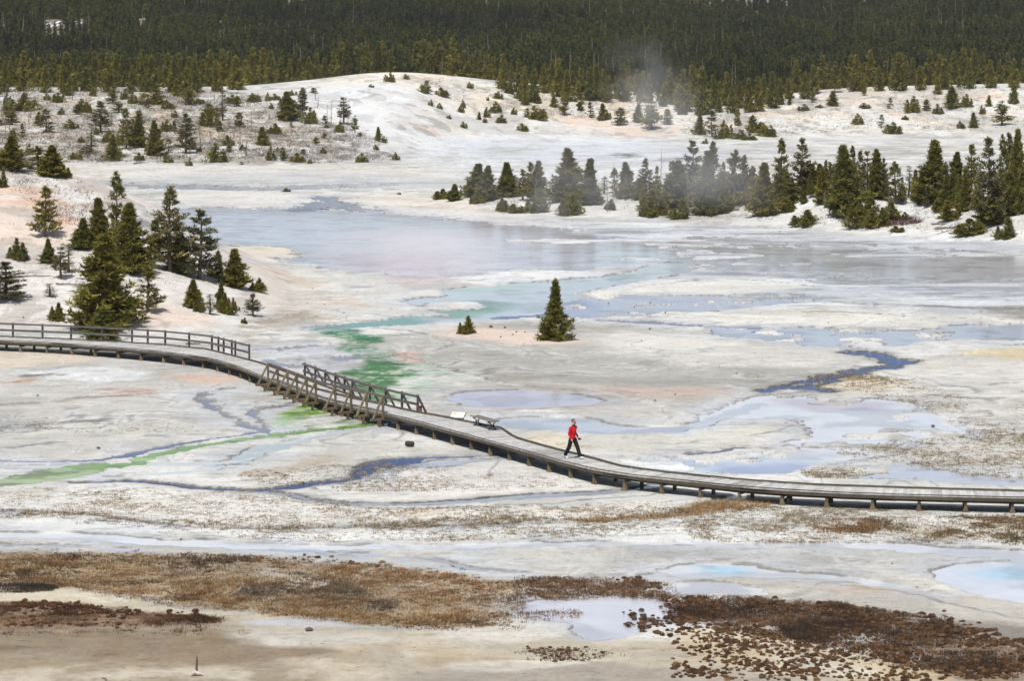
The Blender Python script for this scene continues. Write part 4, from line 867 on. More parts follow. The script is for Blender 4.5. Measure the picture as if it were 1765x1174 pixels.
GB, GR, GH = "pines on the left bank", "pines on the far ridge", "trees and bushes on the brushy slope"
GW, GE = "bushes on the pale far slopes", "pines along the front edge of the forest"
TREES = [
 # left bank
 (183, 566, 402, 90, 'dense', "largest, densest olive pine on the left bank, right behind the boardwalk railing", GB),
 (180, 590, 530, 46, 'dense', "low bright olive pine poking up right behind the boardwalk railing", GB),
 (222, 470, 346, 54, 'dense', "thick dark pine behind the largest pine of the left bank, half hidden by it", GB),
 (198, 432, 292, 40, 'airy', "tall grey-topped pine with a bare spire, highest in the thicket on the left bank", GB),
 (168, 424, 338, 36, 'dense', "mid-height pine at the left of the thicket below the grey-topped spire", GB),
 (143, 428, 374, 40, 'cone', "squat dark pine at the left foot of the thicket on the bank", GB),
 (293, 468, 318, 60, 'airy', "tall airy pine standing between the thicket and the pool, light showing through", GB),
 (266, 462, 376, 36, 'airy', "thin dull pine leaning against the tall airy pine by the pool", GB),
 (312, 470, 400, 40, 'dense', "low dark pine tucked between the two tall airy pines near the pool", GB),
 (343, 481, 357, 58, 'airy', "dark rugged pine at the brow of the bank, its tip against the pool", GB),
 (372, 478, 430, 40, 'bush', "dark bush at the right foot of the rugged pine on the bank's brow", GB),
 (404, 494, 427, 48, 'cone', "dark conical pine standing alone right of the rugged pine on the bank's brow", GB),
 (445, 503, 478, 28, 'bush', "low dark bush at the right end of the bank above the pool shore", GB),
 (254, 538, 455, 44, 'airy', "rounded airy pine with a visible stem right of the largest bank pine", GB),
 (333, 530, 480, 34, 'cone', "neat yellow-green cone-shaped young pine low on the bank", GB),
 (343, 538, 512, 18, 'bush', "small yellow-green bush leaning on the neat cone-shaped young pine", GB),
 (362, 542, 506, 22, 'thin', "thin brownish scrubby pine between two young green pines low on the bank", GB),
 (381, 535, 484, 22, 'cone', "slim pointed young pine rising behind a pale green bush low on the bank", GB),
 (390, 541, 502, 28, 'bush', "pale olive bush in front of the slim pointed young pine", GB),
 (406, 535, 519, 14, 'bush', "tiny round bush right of the slim pointed young pine", GB),
 (436, 545, 505, 26, 'airy', "yellow-brown stunted pine, last of the young pines low on the bank", GB),
 (421, 558, 547, 13, 'bush', "tiny bush just below the yellow-brown stunted pine", GB),
 (77, 408, 318, 42, 'airy', "lone dark pine high on the pink flank of the left bank", GB),
 (30, 447, 408, 36, 'bush', "dark stunted pine below the lone dark pine, near the left edge", GB),
 (83, 452, 411, 26, 'cone', "olive pine on a leaning bare stem on the pale bank", GB),
 (105, 480, 424, 30, 'lanky', "scraggly pine with a crooked stem beside the leaning one on the bank", GB),
 (118, 470, 425, 26, 'thin', "wispy little pine right of the scraggly crooked one", GB),
 (8, 516, 449, 60, 'airy', "dark pine cut by the left edge above the railing", GB),
 (86, 512, 488, 24, 'thin', "sparse seedling pine on the pale bank above the railing", GB),
 (97, 552, 520, 32, 'bush', "small dark pine bush on pale ground right above the railing", GB),
 (20, 293, 232, 42, 'dense', "dark pine at the left edge on top of the bank", GB),
 (4, 322, 285, 24, 'bush', "dark bush at the left edge just under the bank's top", GB),
 (66, 296, 250, 34, 'airy', "dull pine on the crest of the bank, left of a darker twin", GB),
 (90, 304, 248, 36, 'dense', "dark pine on the crest of the bank above the orange soil", GB),
 (112, 305, 282, 26, 'bush', "grey-green bush on the bank's crest right of the dark pines", GB),
 # lone pair on the pale mound
 (957, 587, 477, 50, 'spire', "lone pointed pine standing by itself on the pale mound in mid-flat", None),
 (804, 576, 543, 34, 'bush', "round olive pine bush left of the lone pointed pine", None),
 # ridge on the far shore, left to right
 (763, 343, 324, 24, 'bush', "leftmost low brownish bush at the tip of the wooded ridge", GR),
 (784, 346, 316, 20, 'cone', "small olive pine at the left tip of the wooded ridge", GR),
 (806, 336, 309, 20, 'bush', "olive bush on the ridge left of the first tall clump", GR),
 (825, 338, 280, 36, 'dense', "first dark bushy pine from the left on the ridge", GR),
 (842, 346, 284, 28, 'dense', "narrow dark pine touching the first bushy pine on the ridge", GR),
 (822, 351, 328, 20, 'bush', "grey bush at the foot of the first bushy pine on the ridge", GR),
 (874, 339, 278, 34, 'cone', "neat dark cone-shaped pine standing apart near the left of the ridge", GR),
 (867, 365, 338, 24, 'bush', "bush below the neat cone-shaped pine on the ridge", GR),
 (889, 367, 350, 28, 'bush', "low round bush at the shore below the hazy pines", GR),
 (901, 345, 290, 22, 'airy', "short hazy pine at the left of the steam-veiled pair", GR),
 (914, 346, 277, 26, 'airy', "left one of the steam-veiled pair of pines on the ridge", GR),
 (929, 346, 275, 28, 'dense', "right one of the steam-veiled pair of pines on the ridge", GR),
 (926, 366, 322, 48, 'bush', "big dark bush in front of the steam-veiled pair", GR),
 (954, 350, 306, 26, 'airy', "low hazy pine filling the gap left of the tallest left-hand pine", GR),
 (978, 347, 252, 42, 'dense', "tallest pine on the left half of the ridge, crown against the pale flat", GR),
 (983, 371, 330, 36, 'bush', "round dark bush at the shore under the tallest left-hand pine", GR),
 (1018, 353, 270, 32, 'dense', "smooth hazy cone-like pine right of the tallest left-hand pine", GR),
 (1041, 334, 302, 16, 'thin', "thin grey pine in the gap right of the hazy cone-like pine", GR),
 (1061, 338, 288, 20, 'airy', "slim pine left of a broader one mid-ridge", GR),
 (1077, 341, 278, 28, 'dense', "broader hazy pine beside a slim one mid-ridge", GR),
 (1052, 361, 342, 20, 'bush', "grey bush on bare white ground mid-ridge", GR),
 (1101, 343, 306, 24, 'dense', "short olive pine under a ragged dark crown mid-ridge", GR),
 (1113, 341, 271, 26, 'airy', "ragged dark-topped pine left of the bare grey snag", GR),
 (1139, 332, 258, 14, 'dead', "bare grey snag standing tall mid-ridge", GR),
 (1128, 371, 324, 46, 'bush', "wide bright olive bush at the shore below the grey snag", GR),
 (1158, 350, 275, 30, 'airy', "airy pine right behind the grey snag", GR),
 (1170, 358, 274, 40, 'dense', "broad olive pine left of the airy giant mid-ridge", GR),
 (1192, 348, 238, 34, 'airy', "airy giant with a ragged top, tallest mid-ridge", GR),
 (1171, 377, 340, 40, 'bush', "dark shore bush below the airy giant", GR),
 (1220, 370, 256, 40, 'dense', "steam-blurred broad pine right of the airy giant", GR),
 (1230, 356, 241, 20, 'lanky', "lanky pale pine rising behind the steam-blurred broad one", GR),
 (1244, 366, 296, 30, 'dense', "mid-height dark pine right of the steam-blurred one", GR),
 (1265, 356, 255, 38, 'airy', "tall pine with a rounded ragged crown right of the steam", GR),
 (1283, 352, 264, 18, 'lanky', "thin tall pine leaning on the ragged-crowned one right of the steam", GR),
 (1298, 362, 284, 24, 'airy', "airy dull pine left of the solid dark one near ridge centre", GR),
 (1318, 371, 278, 42, 'dense', "solid dark pine at the shore right of ridge centre", GR),
 (1346, 346, 236, 30, 'airy', "tall pine with a notched top left of the next equally tall pine", GR),
 (1350, 352, 290, 36, 'dense', "dense lower pine under the notched-top tall pine", GR),
 (1382, 338, 234, 34, 'airy', "slender spired pine above the bare white gully of the ridge", GR),
 (1398, 332, 280, 28, 'dense', "short pine leaning right of the slender spired one", GR),
 (1413, 324, 281, 24, 'dense', "low olive pine on the crest right of the white gully", GR),
 (1428, 330, 290, 18, 'airy', "small airy pine just left of the big dark clump", GR),
 (1358, 364, 341, 22, 'bush', "small olive bush at the left lip of the white gully", GR),
 (1387, 388, 360, 46, 'bush', "spreading bright olive bush alone at the foot of the white gully", GR),
 (1452, 371, 247, 50, 'dense', "big dark pine heading the clump right of the white gully", GR),
 (1470, 342, 249, 24, 'airy', "pointed pine second in the clump right of the white gully", GR),
 (1483, 342, 257, 22, 'airy', "third, slimmer pine in the clump right of the white gully", GR),
 (1495, 340, 258, 20, 'lanky', "lanky fourth pine in the clump right of the white gully", GR),
 (1510, 342, 254, 28, 'dense', "dull purple-tinged pine closing the clump right of the white gully", GR),
 (1524, 346, 270, 18, 'airy', "small pine hugging the purple-tinged one", GR),
 (1497, 391, 336, 54, 'bush', "big globe-shaped bush in front of the clump at the shore", GR),
 (1545, 351, 276, 30, 'airy', "grey thinning pine between the clump and the great cone pine", GR),
 (1566, 340, 284, 16, 'thin', "wispy pine right of the grey thinning one", GR),
 (1540, 377, 344, 40, 'bush', "grey-green bush under the grey thinning pine", GR),
 (1612, 347, 238, 46, 'cone', "great cone-shaped pine standing out on the right of the ridge", GR),
 (1594, 345, 288, 28, 'dense', "low olive pine clinging to the left of the great cone pine", GR),
 (1630, 348, 282, 24, 'airy', "faded pine at the right side of the great cone pine", GR),
 (1651, 332, 260, 28, 'dense', "pine on the crest between the great cone pine and the tall right group", GR),
 (1675, 328, 246, 28, 'airy', "dark leaning-topped pine left of the tall right group", GR),
 (1621, 362, 337, 26, 'bush', "olive bush on white ground below the great cone pine", GR),
 (1637, 378, 344, 40, 'bush', "scrubby bush among logs below the faded pine", GR),
 (1704, 388, 232, 46, 'airy', "tallest, loosest pine of the right group, crown full of gaps", GR),
 (1727, 372, 228, 26, 'airy', "slender pine behind the tallest loose one at the right", GR),
 (1739, 366, 226, 22, 'lanky', "lanky spire next to the right edge's dark cone", GR),
 (1755, 368, 219, 34, 'dense', "dark narrow cone-like pine at the right edge", GR),
 (1715, 384, 320, 44, 'dense', "dark low pine massed under the right group", GR),
 (1670, 404, 374, 46, 'bush', "dark shore bush left of the last one at the right", GR),
 (1733, 410, 372, 40, 'bush', "last dark shore bush at the right edge of the ridge", GR),
 (1546, 399, 389, 24, 'bush', "flat little bush at the shore below the globe-shaped one", GR),
 # brushy slope
 (173, 228, 172, 40, 'airy', "tall dark pine at the left of the brushy slope", GH),
 (194, 277, 231, 30, 'far', "olive pine at the foot of the brushy slope below the tall dark one", GH),
 (218, 256, 184, 32, 'airy', "left one of the three tall pines on the brushy slope", GH),
 (239, 254, 193, 28, 'dense', "middle one of the three tall pines on the brushy slope", GH),
 (265, 268, 206, 30, 'dense', "right one of the three tall pines on the brushy slope", GH),
 (320, 264, 193, 36, 'airy', "airy pine with a clear stem at the centre of the brushy slope", GH),
 (347, 258, 196, 16, 'dead', "grey leafless tree right of the airy pine on the brushy slope", GH),
 (384, 207, 146, 16, 'thin', "tall grey half-dead tree near the top of the brushy slope", GH),
 (374, 279, 244, 36, 'farbush', "bright olive bush with a spike at the foot of the brushy slope", GH),
 (452, 250, 217, 26, 'far', "young pine low on the right of the brushy slope", GH),
 (493, 207, 156, 36, 'dense', "dense dark pine at the right brow of the brushy slope", GH),
 (522, 204, 149, 22, 'lanky', "lanky pine right of the dense dark one on the slope's brow", GH),
 (535, 212, 183, 28, 'farbush', "bush under the lanky pine on the slope's brow", GH),
 (563, 216, 178, 10, 'dead', "left bare stick of a pair at the end of the brushy slope", GH),
 (571, 214, 172, 10, 'dead', "right bare stick of a pair at the end of the brushy slope", GH),
 (592, 214, 166, 24, 'lanky', "airy pine past the two bare sticks", GH),
 (612, 228, 198, 16, 'farairy', "small pine furthest right in the brush tongue", GH),
 (424, 270, 236, 24, 'dead', "tangle of grey dead branches low on the brushy slope", GH),
 (80, 228, 186, 34, 'farairy', "loose bush with a thin spike near the left edge", GH),
 (413, 218, 192, 18, 'farairy', "small airy pine mid-slope among pale sand", GH),
 (360, 217, 184, 34, 'farbush', "bush left of the tall grey half-dead tree", GH),
 (265, 177, 150, 48, 'farbush', "wide bush on the skyline of the brushy slope", GH),
 (326, 180, 148, 24, 'farairy', "grey-green tree on the skyline of the brushy slope", GH),
 (143, 272, 235, 24, 'dead', "leafless grey tree beside the olive pine at the slope's foot", GH),
 (157, 262, 216, 22, 'thin', "dark scraggly tree below the tall dark pine of the slope", GH),
]
for (u, vb, vt, w, st_, lb, g) in TREES: plant(u, vb, vt, w * (1.25 if g == GR and st_ != 'dead' else 1.2 if g == GB and st_ in ('dense', 'airy') else 1.0), st_, lb, g)
FB = [(38, 238, 211, 15), (44, 190, 158, 44), (122, 221, 205, 28), (147, 265, 252, 28), (141, 246, 234, 14), (160, 165, 147, 16), (195, 177, 155, 26), (229, 178, 154, 18), (289, 188, 170, 24),
      (291, 262, 238, 20), (301, 202, 189, 12), (327, 286, 274, 14), (379, 226, 207, 15), (438, 175, 159, 34), (467, 276, 250, 18), (489, 277, 257, 12), (513, 279, 262, 28), (534, 282, 273, 10),
      (416, 284, 278, 10), (400, 178, 162, 30), (503, 164, 154, 16), (540, 160, 150, 14), (475, 172, 160, 22), (585, 228, 207, 18), (621, 236, 227, 12), (20, 190, 170, 30), (100, 176, 158, 26), (255, 186, 172, 24),
      (340, 178, 168, 30), (460, 230, 222, 14), (395, 262, 250, 16), (240, 276, 262, 20), (290, 280, 268, 18), (560, 238, 228, 14)]
for k, (u, vb, vt, w) in enumerate(FB):
    plant(u, vb, vt, w, 'farbush' if k % 3 else 'farairy', "small olive shrub among grey brush on the brushy slope", "small shrubs on the brushy slope")
srng = random.Random(77)
for k in range(74):
    u_ = srng.uniform(1095, 1770); v_ = 334 + srng.uniform(0, 22) + max(0, u_ - 1400) * 0.03; h_ = srng.uniform(34, 72)
    st_ = srng.choice(['airy', 'dense', 'airy', 'thin', 'dense', 'bush'])
    if st_ == 'bush': h_ *= 0.5
    plant(u_, v_, v_ - h_, h_ * srng.uniform(0.3, 0.42) * (2.2 if st_ == 'bush' else 1), st_, "dull bush filling the thicket on the right half of the ridge" if st_ == 'bush' else "low dull pine filling the thicket on the right half of the ridge", "undergrowth bushes of the ridge" if st_ == 'bush' else "low pines filling the ridge thicket", parts=False)
for k in range(12):
    u_ = srng.uniform(900, 1765); v_ = srng.uniform(336, 366); h_ = srng.uniform(24, 70)
    plant(u_, v_, v_ - h_, 12, 'dead', "thin bare grey stem among the pines of the ridge", "bare stems on the ridge")
for k in range(62):
    u_ = srng.uniform(-10, 560); v_ = srng.uniform(156, 276)
    if v_ < 150 + max(0, u_ - 480) * 0.7: continue
    h_ = srng.uniform(9, 24); FB.append(None)
    plant(u_, v_, v_ - h_, h_ * srng.uniform(0.6, 1.5), 'farbush' if srng.random() < 0.7 else 'farairy', "small olive shrub among grey brush on the brushy slope", "small shrubs on the brushy slope")
for k in range(34):
    u_ = srng.uniform(640, 1200); v_ = srng.uniform(135, 212)
    if v_ < float(look(BV, u_)) + 8 or srng.random() > 0.35 + 0.65 * (u_ > 820): continue
    h_ = srng.uniform(7, 20); plant(u_, v_, v_ - h_, h_ * srng.uniform(0.6, 1.4), 'farbush', "low olive bush scattered on the pale far slope", GW, parts=False)
for k in range(34):
    u_ = srng.uniform(-10, 620); v_ = srng.uniform(170, 272); h_ = srng.uniform(16, 40)
    plant(u_, v_, v_ - h_, 12, 'dead', "thin grey leafless tree among the shrubs of the brushy slope", "bare trees on the brushy slope")
FW = [(672, 141, 123, 20), (733, 160, 136, 24), (762, 165, 149, 26), (758, 187, 176, 12), (795, 193, 181, 13), (774, 204, 197, 13), (799, 220, 208, 13), (901, 225, 211, 21), (854, 193, 173, 24), (885, 197, 184, 12),
      (923, 205, 180, 40), (826, 206, 192, 9), (624, 280, 262, 22), (648, 258, 248, 11), (682, 276, 261, 15), (651, 243, 217, 14), (662, 246, 234, 12), (954, 184, 160, 16), (974, 198, 157, 22), (1000, 190, 175, 13),
      (1017, 202, 174, 18), (1039, 207, 176, 20), (1070, 215, 184, 26), (1100, 210, 178, 20), (1124, 222, 172, 40), (1206, 232, 192, 24), (1228, 236, 188, 30), (1250, 238, 205, 30), (1272, 216, 186, 14), (1275, 240, 222, 30),
      (1300, 228, 196, 34), (1316, 234, 210, 26), (1330, 236, 214, 22), (1240, 240, 226, 24), (1292, 242, 228, 26), (1216, 248, 238, 12), (1401, 176, 158, 13), (1435, 181, 155, 21), (1478, 214, 194, 23), (1542, 230, 209, 34), (1519, 219, 196, 14),
      (1573, 193, 163, 32), (1597, 190, 170, 16), (1641, 186, 146, 30), (1617, 196, 177, 20), (1677, 220, 192, 18), (1656, 221, 207, 15), (1705, 183, 163, 13), (1727, 215, 172, 35), (1748, 178, 139, 18), (1534, 187, 167, 14), (1413, 185, 179, 15),
      (1668, 184, 160, 22), (1693, 196, 180, 14), (1490, 186, 176, 20), (1560, 206, 198, 14), (1385, 190, 178, 20), (860, 170, 156, 18), (810, 152, 140, 14), (700, 136, 126, 12), (905, 180, 166, 16), (640, 150, 144, 10), (1150, 214, 186, 20)]
for k, (u, vb, vt, w) in enumerate(FW):
    tall = (vb - vt) > 1.15 * w
    plant(u, vb, vt, w, ('far' if k % 2 else 'farairy') if tall else 'farbush',
          "small olive pine scattered on the pale far slope" if tall else "low olive bush scattered on the pale far slope", "small pines on the pale far slope" if tall else GW, parts=False)
for (u, vb, vt, w, lb) in ((495, 331, 323, 15, "tiny lone bush on the far plain left of the braided creek"), (688, 336, 330, 7, "small reddish bush on the far plain near the ridge tip"), (1405, 284, 276, 9, "single rusty bush on the white plain behind the ridge")):
    plant(u, vb, vt, w, 'farbush', lb)

# the forest's front row, tree by tree
FR = []
frng = random.Random(11)
u = -30.0
while u < 1800:
    edge = float(look(BV, u)); deep = 0
    if 850 < u < 1390: deep = 26 * (0.4 + 0.6 * frng.random()) * (1 if 900 < u < 1360 else 0.4)
    vb = edge + (6 if not (420 < u < 860) else -1) + deep * frng.random() + frng.random() * 3
    tallv = edge - 66 + 30 * frng.random() + deep * 0.5
    if 850 < u < 1390: tallv = min(tallv + 10 * frng.random(), vb - 34)
    FR.append((u, vb, min(tallv, vb - 30)))
    u += 9 + 8 * frng.random()
FOREST_EXTRA = []
for kf, (u, vb, vt) in enumerate(FR):
    if kf % 3:        # two of three merge into the mass of the forest
        Yc = float(look(BD, u)) + (14 + 14 * frng.random() if 420 < u < 860 else 4 + 6 * frng.random()); x = (u - CX) * Yc / F
        if not (420 < u < 860) and vb > float(look(BV, u)) + 12: q = on_ground(u, vb); x, Yc = q.x, q.y
        z = float(terr(np.array([x]), np.array([Yc]))[0]); FOREST_EXTRA.append((x, Yc, z - 0.1, max((HORIZON - vt) * Yc / F + EYE - z, 3.0))); continue
    if 420 < u < 860:   # rooted just behind the bare crest
        Yc = float(look(BD, u)) + 14 + 14 * frng.random(); x = (u - CX) * Yc / F
        z = float(terr(np.array([x]), np.array([Yc]))[0]); p = Vector((x, Yc, z))
        hh = (HORIZON - vt) * Yc / F + EYE - z
        k = _use.get('fr', 0); _use['fr'] = k + 1
        tm, cm, jm, vw, vh = VAR['far'][k % 4]
        o = link("pine_tree", jm); o.location = p; s = 0.34 * hh / vw * (0.8 + 0.4 * frng.random()); o.scale = (s, s, hh / vh); o.rotation_euler = (0, 0, frng.random() * 6.28)
        tag(o, "olive green pine in the front row of the dense forest", "pine tree", GE)
    else:
        plant(u, vb, vt, (vb - vt) * (0.34 + 0.14 * frng.random()), 'far' if frng.random() < 0.8 else 'farairy', "olive green pine in the front row of the dense forest", GE, parts=False)
for k in range(36):
    u_ = frng.uniform(-20, 1780)
    if 440 < u_ < 850: continue
    v_ = float(look(BV, u_)) + frng.uniform(3, 16) + (14 * frng.random() if 870 < u_ < 1380 else 0); h_ = frng.uniform(12, 34)
    plant(u_, v_, v_ - h_, h_ * frng.uniform(0.38, 0.6), 'far' if frng.random() < .5 else 'farairy', "small olive pine straggling out in front of the forest edge", "small pines before the forest edge", parts=False)
# standing dead trunks in and before the forest
for (u, vb, vt) in ((590, 120, 56), (632, 118, 62), (80, 140, 84), (128, 142, 92), (386, 96, 52), (404, 98, 50), (478, 98, 48), (486, 99, 52), (430, 96, 60), (448, 97, 58), (1245, 100, 36), (1298, 98, 40), (1310, 100, 44), (1232, 96, 40), (1182, 96, 36), (1636, 66, 34), (1598, 78, 44), (1210, 98, 46), (1485, 100, 70), (1635, 146, 122), (60, 134, 88), (300, 96, 70), (1278, 98, 50), (1340, 100, 60), (608, 20, 0), (1660, 30, 2)):
    Yf = 760 if vb > 104 else 930
    x = (u - CX) * Yf / F; z = float(terr(np.array([x]), np.array([Yf]))[0]); hh = (HORIZON - vt) * Yf / F + EYE - z
    i = _use.get('dead', 0); _use['dead'] = i + 1
    o = link("dead_tree", DEAD[i % 4]); o.location = (x, Yf, z); o.scale = (hh * 0.35, hh * 0.35, max(hh, 3)); o.rotation_euler = (0, 0, frng.random() * 6)
    tag(o, "pale bare trunk standing among the forest pines", "dead tree", "dead trunks in the forest")

# the forest behind: too many to count, one object
src = bpy.data.collections.new("forest_sources")
for i in range(8):
    if i >= 6:
        ob = bpy.data.objects.new("forest_snag", dead_tree(300 + i, 14, 0.09).mesh("forest_snag")); ob.data.materials.append(M['dead']); src.objects.link(ob); continue
    tr, V, T = conifer(200 + i, 'dense' if i % 2 else 'airy', whorls=13, per=5, clumps=2, leaves=6, ls=0.085, start=0.08, R=0.15 + 0.03 * (i % 3))
    tv = [tuple(p) for p in tr.v]; nb = len(tv)
    jm = bpy.data.meshes.new("forest_pine"); jm.from_pydata(tv + [tuple(p) for p in V], [], tr.f + [(nb + k, nb + k + 1, nb + k + 2) for k in range(0, len(V), 3)])
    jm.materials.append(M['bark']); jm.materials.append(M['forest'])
    jm.polygons.foreach_set("material_index", np.array([0] * len(tr.f) + [1] * (len(V) // 3), np.int32))
    ca = jm.color_attributes.new("tint", 'FLOAT_COLOR', 'POINT'); c = np.ones((nb + len(V), 4), np.float32); c[nb:, :3] = T; ca.data.foreach_set("color", c.ravel())
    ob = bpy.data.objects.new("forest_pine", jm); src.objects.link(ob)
for i in range(4):
    ob = bpy.data.objects.new("forest_x_edge_pine", VAR['far'][i][2]); src.objects.link(ob)
rf = np.random.RandomState(5)
pts = []
n_try = 80000
Yt = np.sqrt(rf.rand(n_try) * (1750 ** 2 - 690 ** 2) + 690 ** 2); Xt = (rf.rand(n_try) - 0.5) * 2 * 0.25 * Yt
U_t = CX + F * Xt / Yt; c_d = look(BD, U_t)
dens = np.where(Yt < 860, 0.042, np.where(Yt < 1250, 0.044, 0.028)); area = 0.25 * (1750 ** 2 - 690 ** 2) / n_try
keep = (Yt > c_d + 16) & (rf.rand(n_try) < dens * area)
snow_gap = (Yt > 930) & (Yt < 1120) & (((U_t > 76) & (U_t < 146)) | ((U_t > 238) & (U_t < 252))) & (rf.rand(n_try) < 0.93)
keep &= ~snow_gap
Xt, Yt, U_t = Xt[keep], Yt[keep], U_t[keep]; Zt = terr(Xt, Yt) - 0.1
hts = (5.8 + 4.6 * rf.rand(len(Xt))) * np.where(Yt > 840, 1.15, 1.05) * (0.8 + 0.4 * fbm(Xt / 40, Yt / 40, 77, 3))
n0 = len(Xt); E_ = np.array(FOREST_EXTRA); Xt = np.concatenate([Xt, E_[:, 0]]); Yt = np.concatenate([Yt, E_[:, 1]]); Zt = np.concatenate([Zt, E_[:, 2]]); hts = np.concatenate([hts, E_[:, 3]])
fm = bpy.data.meshes.new("forest"); fm.vertices.add(len(Xt)); fm.vertices.foreach_set("co", np.stack([Xt, Yt, Zt], 1).astype(np.float32).ravel())
at = fm.attributes.new("tree_height", 'FLOAT', 'POINT'); at.data.foreach_set("value", hts.astype(np.float32))
at = fm.attributes.new("turn", 'FLOAT', 'POINT'); at.data.foreach_set("value", (rf.rand(len(Xt)) * 6.28).astype(np.float32))
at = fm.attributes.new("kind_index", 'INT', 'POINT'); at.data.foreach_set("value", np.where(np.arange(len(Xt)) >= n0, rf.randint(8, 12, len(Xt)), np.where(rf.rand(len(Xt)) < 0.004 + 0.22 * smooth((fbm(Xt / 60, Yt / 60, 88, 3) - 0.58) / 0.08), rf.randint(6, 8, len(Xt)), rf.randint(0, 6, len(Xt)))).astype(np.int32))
forest = link("forest", fm)
tag(forest, "dense dark pine forest covering the hillside behind the white slopes", "forest", kind="stuff")
ng = bpy.data.node_groups.new("forest_scatter", 'GeometryNodeTree')
ng.interface.new_socket("Geometry", in_out='INPUT', socket_type='NodeSocketGeometry'); ng.interface.new_socket("Geometry", in_out='OUTPUT', socket_type='NodeSocketGeometry')
gi = ng.nodes.new("NodeGroupInput"); go = ng.nodes.new("NodeGroupOutput"); iop = ng.nodes.new("GeometryNodeInstanceOnPoints")
ci = ng.nodes.new("GeometryNodeCollectionInfo"); ci.inputs["Collection"].default_value = src; ci.inputs["Separate Children"].default_value = True; ci.inputs["Reset Children"].default_value = True
def named(name, typ):
    n = ng.nodes.new("GeometryNodeInputNamedAttribute"); n.data_type = typ; n.inputs["Name"].default_value = name; return n.outputs["Attribute"]
cx = ng.nodes.new("ShaderNodeCombineXYZ"); ng.links.new(named("turn", 'FLOAT'), cx.inputs[2])
ng.links.new(gi.outputs[0], iop.inputs["Points"]); ng.links.new(ci.outputs[0], iop.inputs["Instance"]); iop.inputs["Pick Instance"].default_value = True
ng.links.new(named("kind_index", 'INT'), iop.inputs["Instance Index"]); ng.links.new(cx.outputs[0], iop.inputs["Rotation"]); ng.links.new(named("tree_height", 'FLOAT'), iop.inputs["Scale"])
ng.links.new(iop.outputs[0], go.inputs[0])
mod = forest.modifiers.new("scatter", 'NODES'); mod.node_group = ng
print("forest trees", len(Xt))
# ------------------------------------------------------------------ boardwalk
DZ = 0.74                                              # deck height over the flats
NEAR = [(-260, 578), (-120, 583), (0, 587), (102, 591.5), (204, 599.5), (281, 606.5), (358, 616.5), (409, 631), (450, 648), (500, 667), (553, 687), (610, 701), (666, 713), (730, 729), (760, 737.5), (811, 751), (888, 772.5), (964, 794), (1016, 807.5), (1067, 816.5), (1118, 822.5), (1210, 831.5), (1284, 840), (1403, 847.5), (1506, 851.5), (1608, 854.5), (1765, 858), (1900, 860), (2080, 862)]
FAR = [(-260, 571), (-120, 576.5), (0, 580.8), (102, 585), (204, 590), (281, 595), (358, 602.8), (409, 615.6), (450, 626.6), (500, 644), (553, 664), (610, 684), (666, 699.5), (718, 711.5), (760, 718.2), (811, 728.8), (867, 739.8), (888, 755.2), (939, 770), (1016, 789.2), (1067, 803.8), (1118, 812), (1210, 821.8), (1284, 829.2), (1403, 836.8), (1506, 840.5), (1608, 843.6), (1765, 848), (1900, 850.5), (2080, 853)]
def dense_line(pts, step=0.05):
    p = [on_plane(u, v, DZ) for u, v in pts]; out = []
    for a, b in zip(p[:-1], p[1:]):
        n = max(1, int((b - a).length / step))
        out += [a.lerp(b, i / n) for i in range(n)]
    return np.array([tuple(x) for x in out + [p[-1]]])
NL = dense_line(NEAR); FL = dense_line(FAR)
def soften(L, k=9):
    ker = np.ones(2 * k + 1) / (2 * k + 1)
    return np.stack([np.convolve(np.pad(L[:, i], k, mode='edge'), ker, mode='valid') for i in range(3)], 1)
NL = soften(NL, 20)
bw = empty("boardwalk", (0, 120, 0)); bw_inv = Vector((0, -120, 0))
tag(bw, "long grey plank boardwalk on short posts crossing the thermal flats", "boardwalk")
def at_bw(mb): mb.v = [(x, y - 120, z) for x, y, z in mb.v]; return mb
arc = np.concatenate([[0], np.cumsum(np.linalg.norm(np.diff(NL, axis=0), axis=1))])
def near_at(s): return np.array([np.interp(s, arc, NL[:, i]) for i in range(3)])
# partner of each near station on the far edge: straight across, kept monotone
def far_at(p, t):
    n = np.array([-t[1], t[0], 0]); n = n if n[1] > 0 or n[0] > 0 else -n
    r = FL - p; along = r @ t; across = r @ n
    j = np.argmin(np.abs(along) + 1e3 * ((across < 0.3) | (across > 6))); return FL[j]
pitch = 0.15; stations = np.arange(0.1, arc[-1] - 0.2, pitch)
pairs = []
for s in stations:
    p = near_at(s); q = near_at(s + 0.5) - near_at(s - 0.5); q /= np.linalg.norm(q)
    pairs.append((p, far_at(p, q), q))
fx = soften(np.array([b for a, b, c in pairs]), 2)
drng = np.random.RandomState(8)
deck = MB(); tone_band = 1.0
for i, (p, _, t) in enumerate(pairs[:-1]):
    f = fx[i]; u = CX + F * p[0] / p[1]
    d = f - p; d[2] = 0; ln = np.linalg.norm(d); d /= ln
    tone = 0.76 + 0.36 * drng.rand()
    if 905 < u < 960 or 1252 < u < 1292: tone *= 0.74          # replaced older boards
    if drng.rand() < 0.04: tone *= 0.8
    w = Vector((-d[1], d[0], 0)) * (pitch * 0.5 * 0.975)
    a = Vector(p) - Vector(d) * 0.03; b = Vector(f) + Vector(d) * 0.02
    zt = DZ + drng.normal() * 0.003; zb = DZ - 0.05
    vs = [Vector((q.x, q.y, z)) for z in (zb, zt) for q in (a - w, a + w, b + w, b - w)]
    deck.add(vs, [(3, 2, 1, 0), (4, 5, 6, 7), (0, 1, 5, 4), (1, 2, 6, 5), (2, 3, 7, 6), (3, 0, 4, 7)], (tone, tone * (0.985 + 0.02 * drng.rand()), tone * (0.96 + 0.04 * drng.rand())))
at_bw(deck).build("deck", M['deck'], bw)
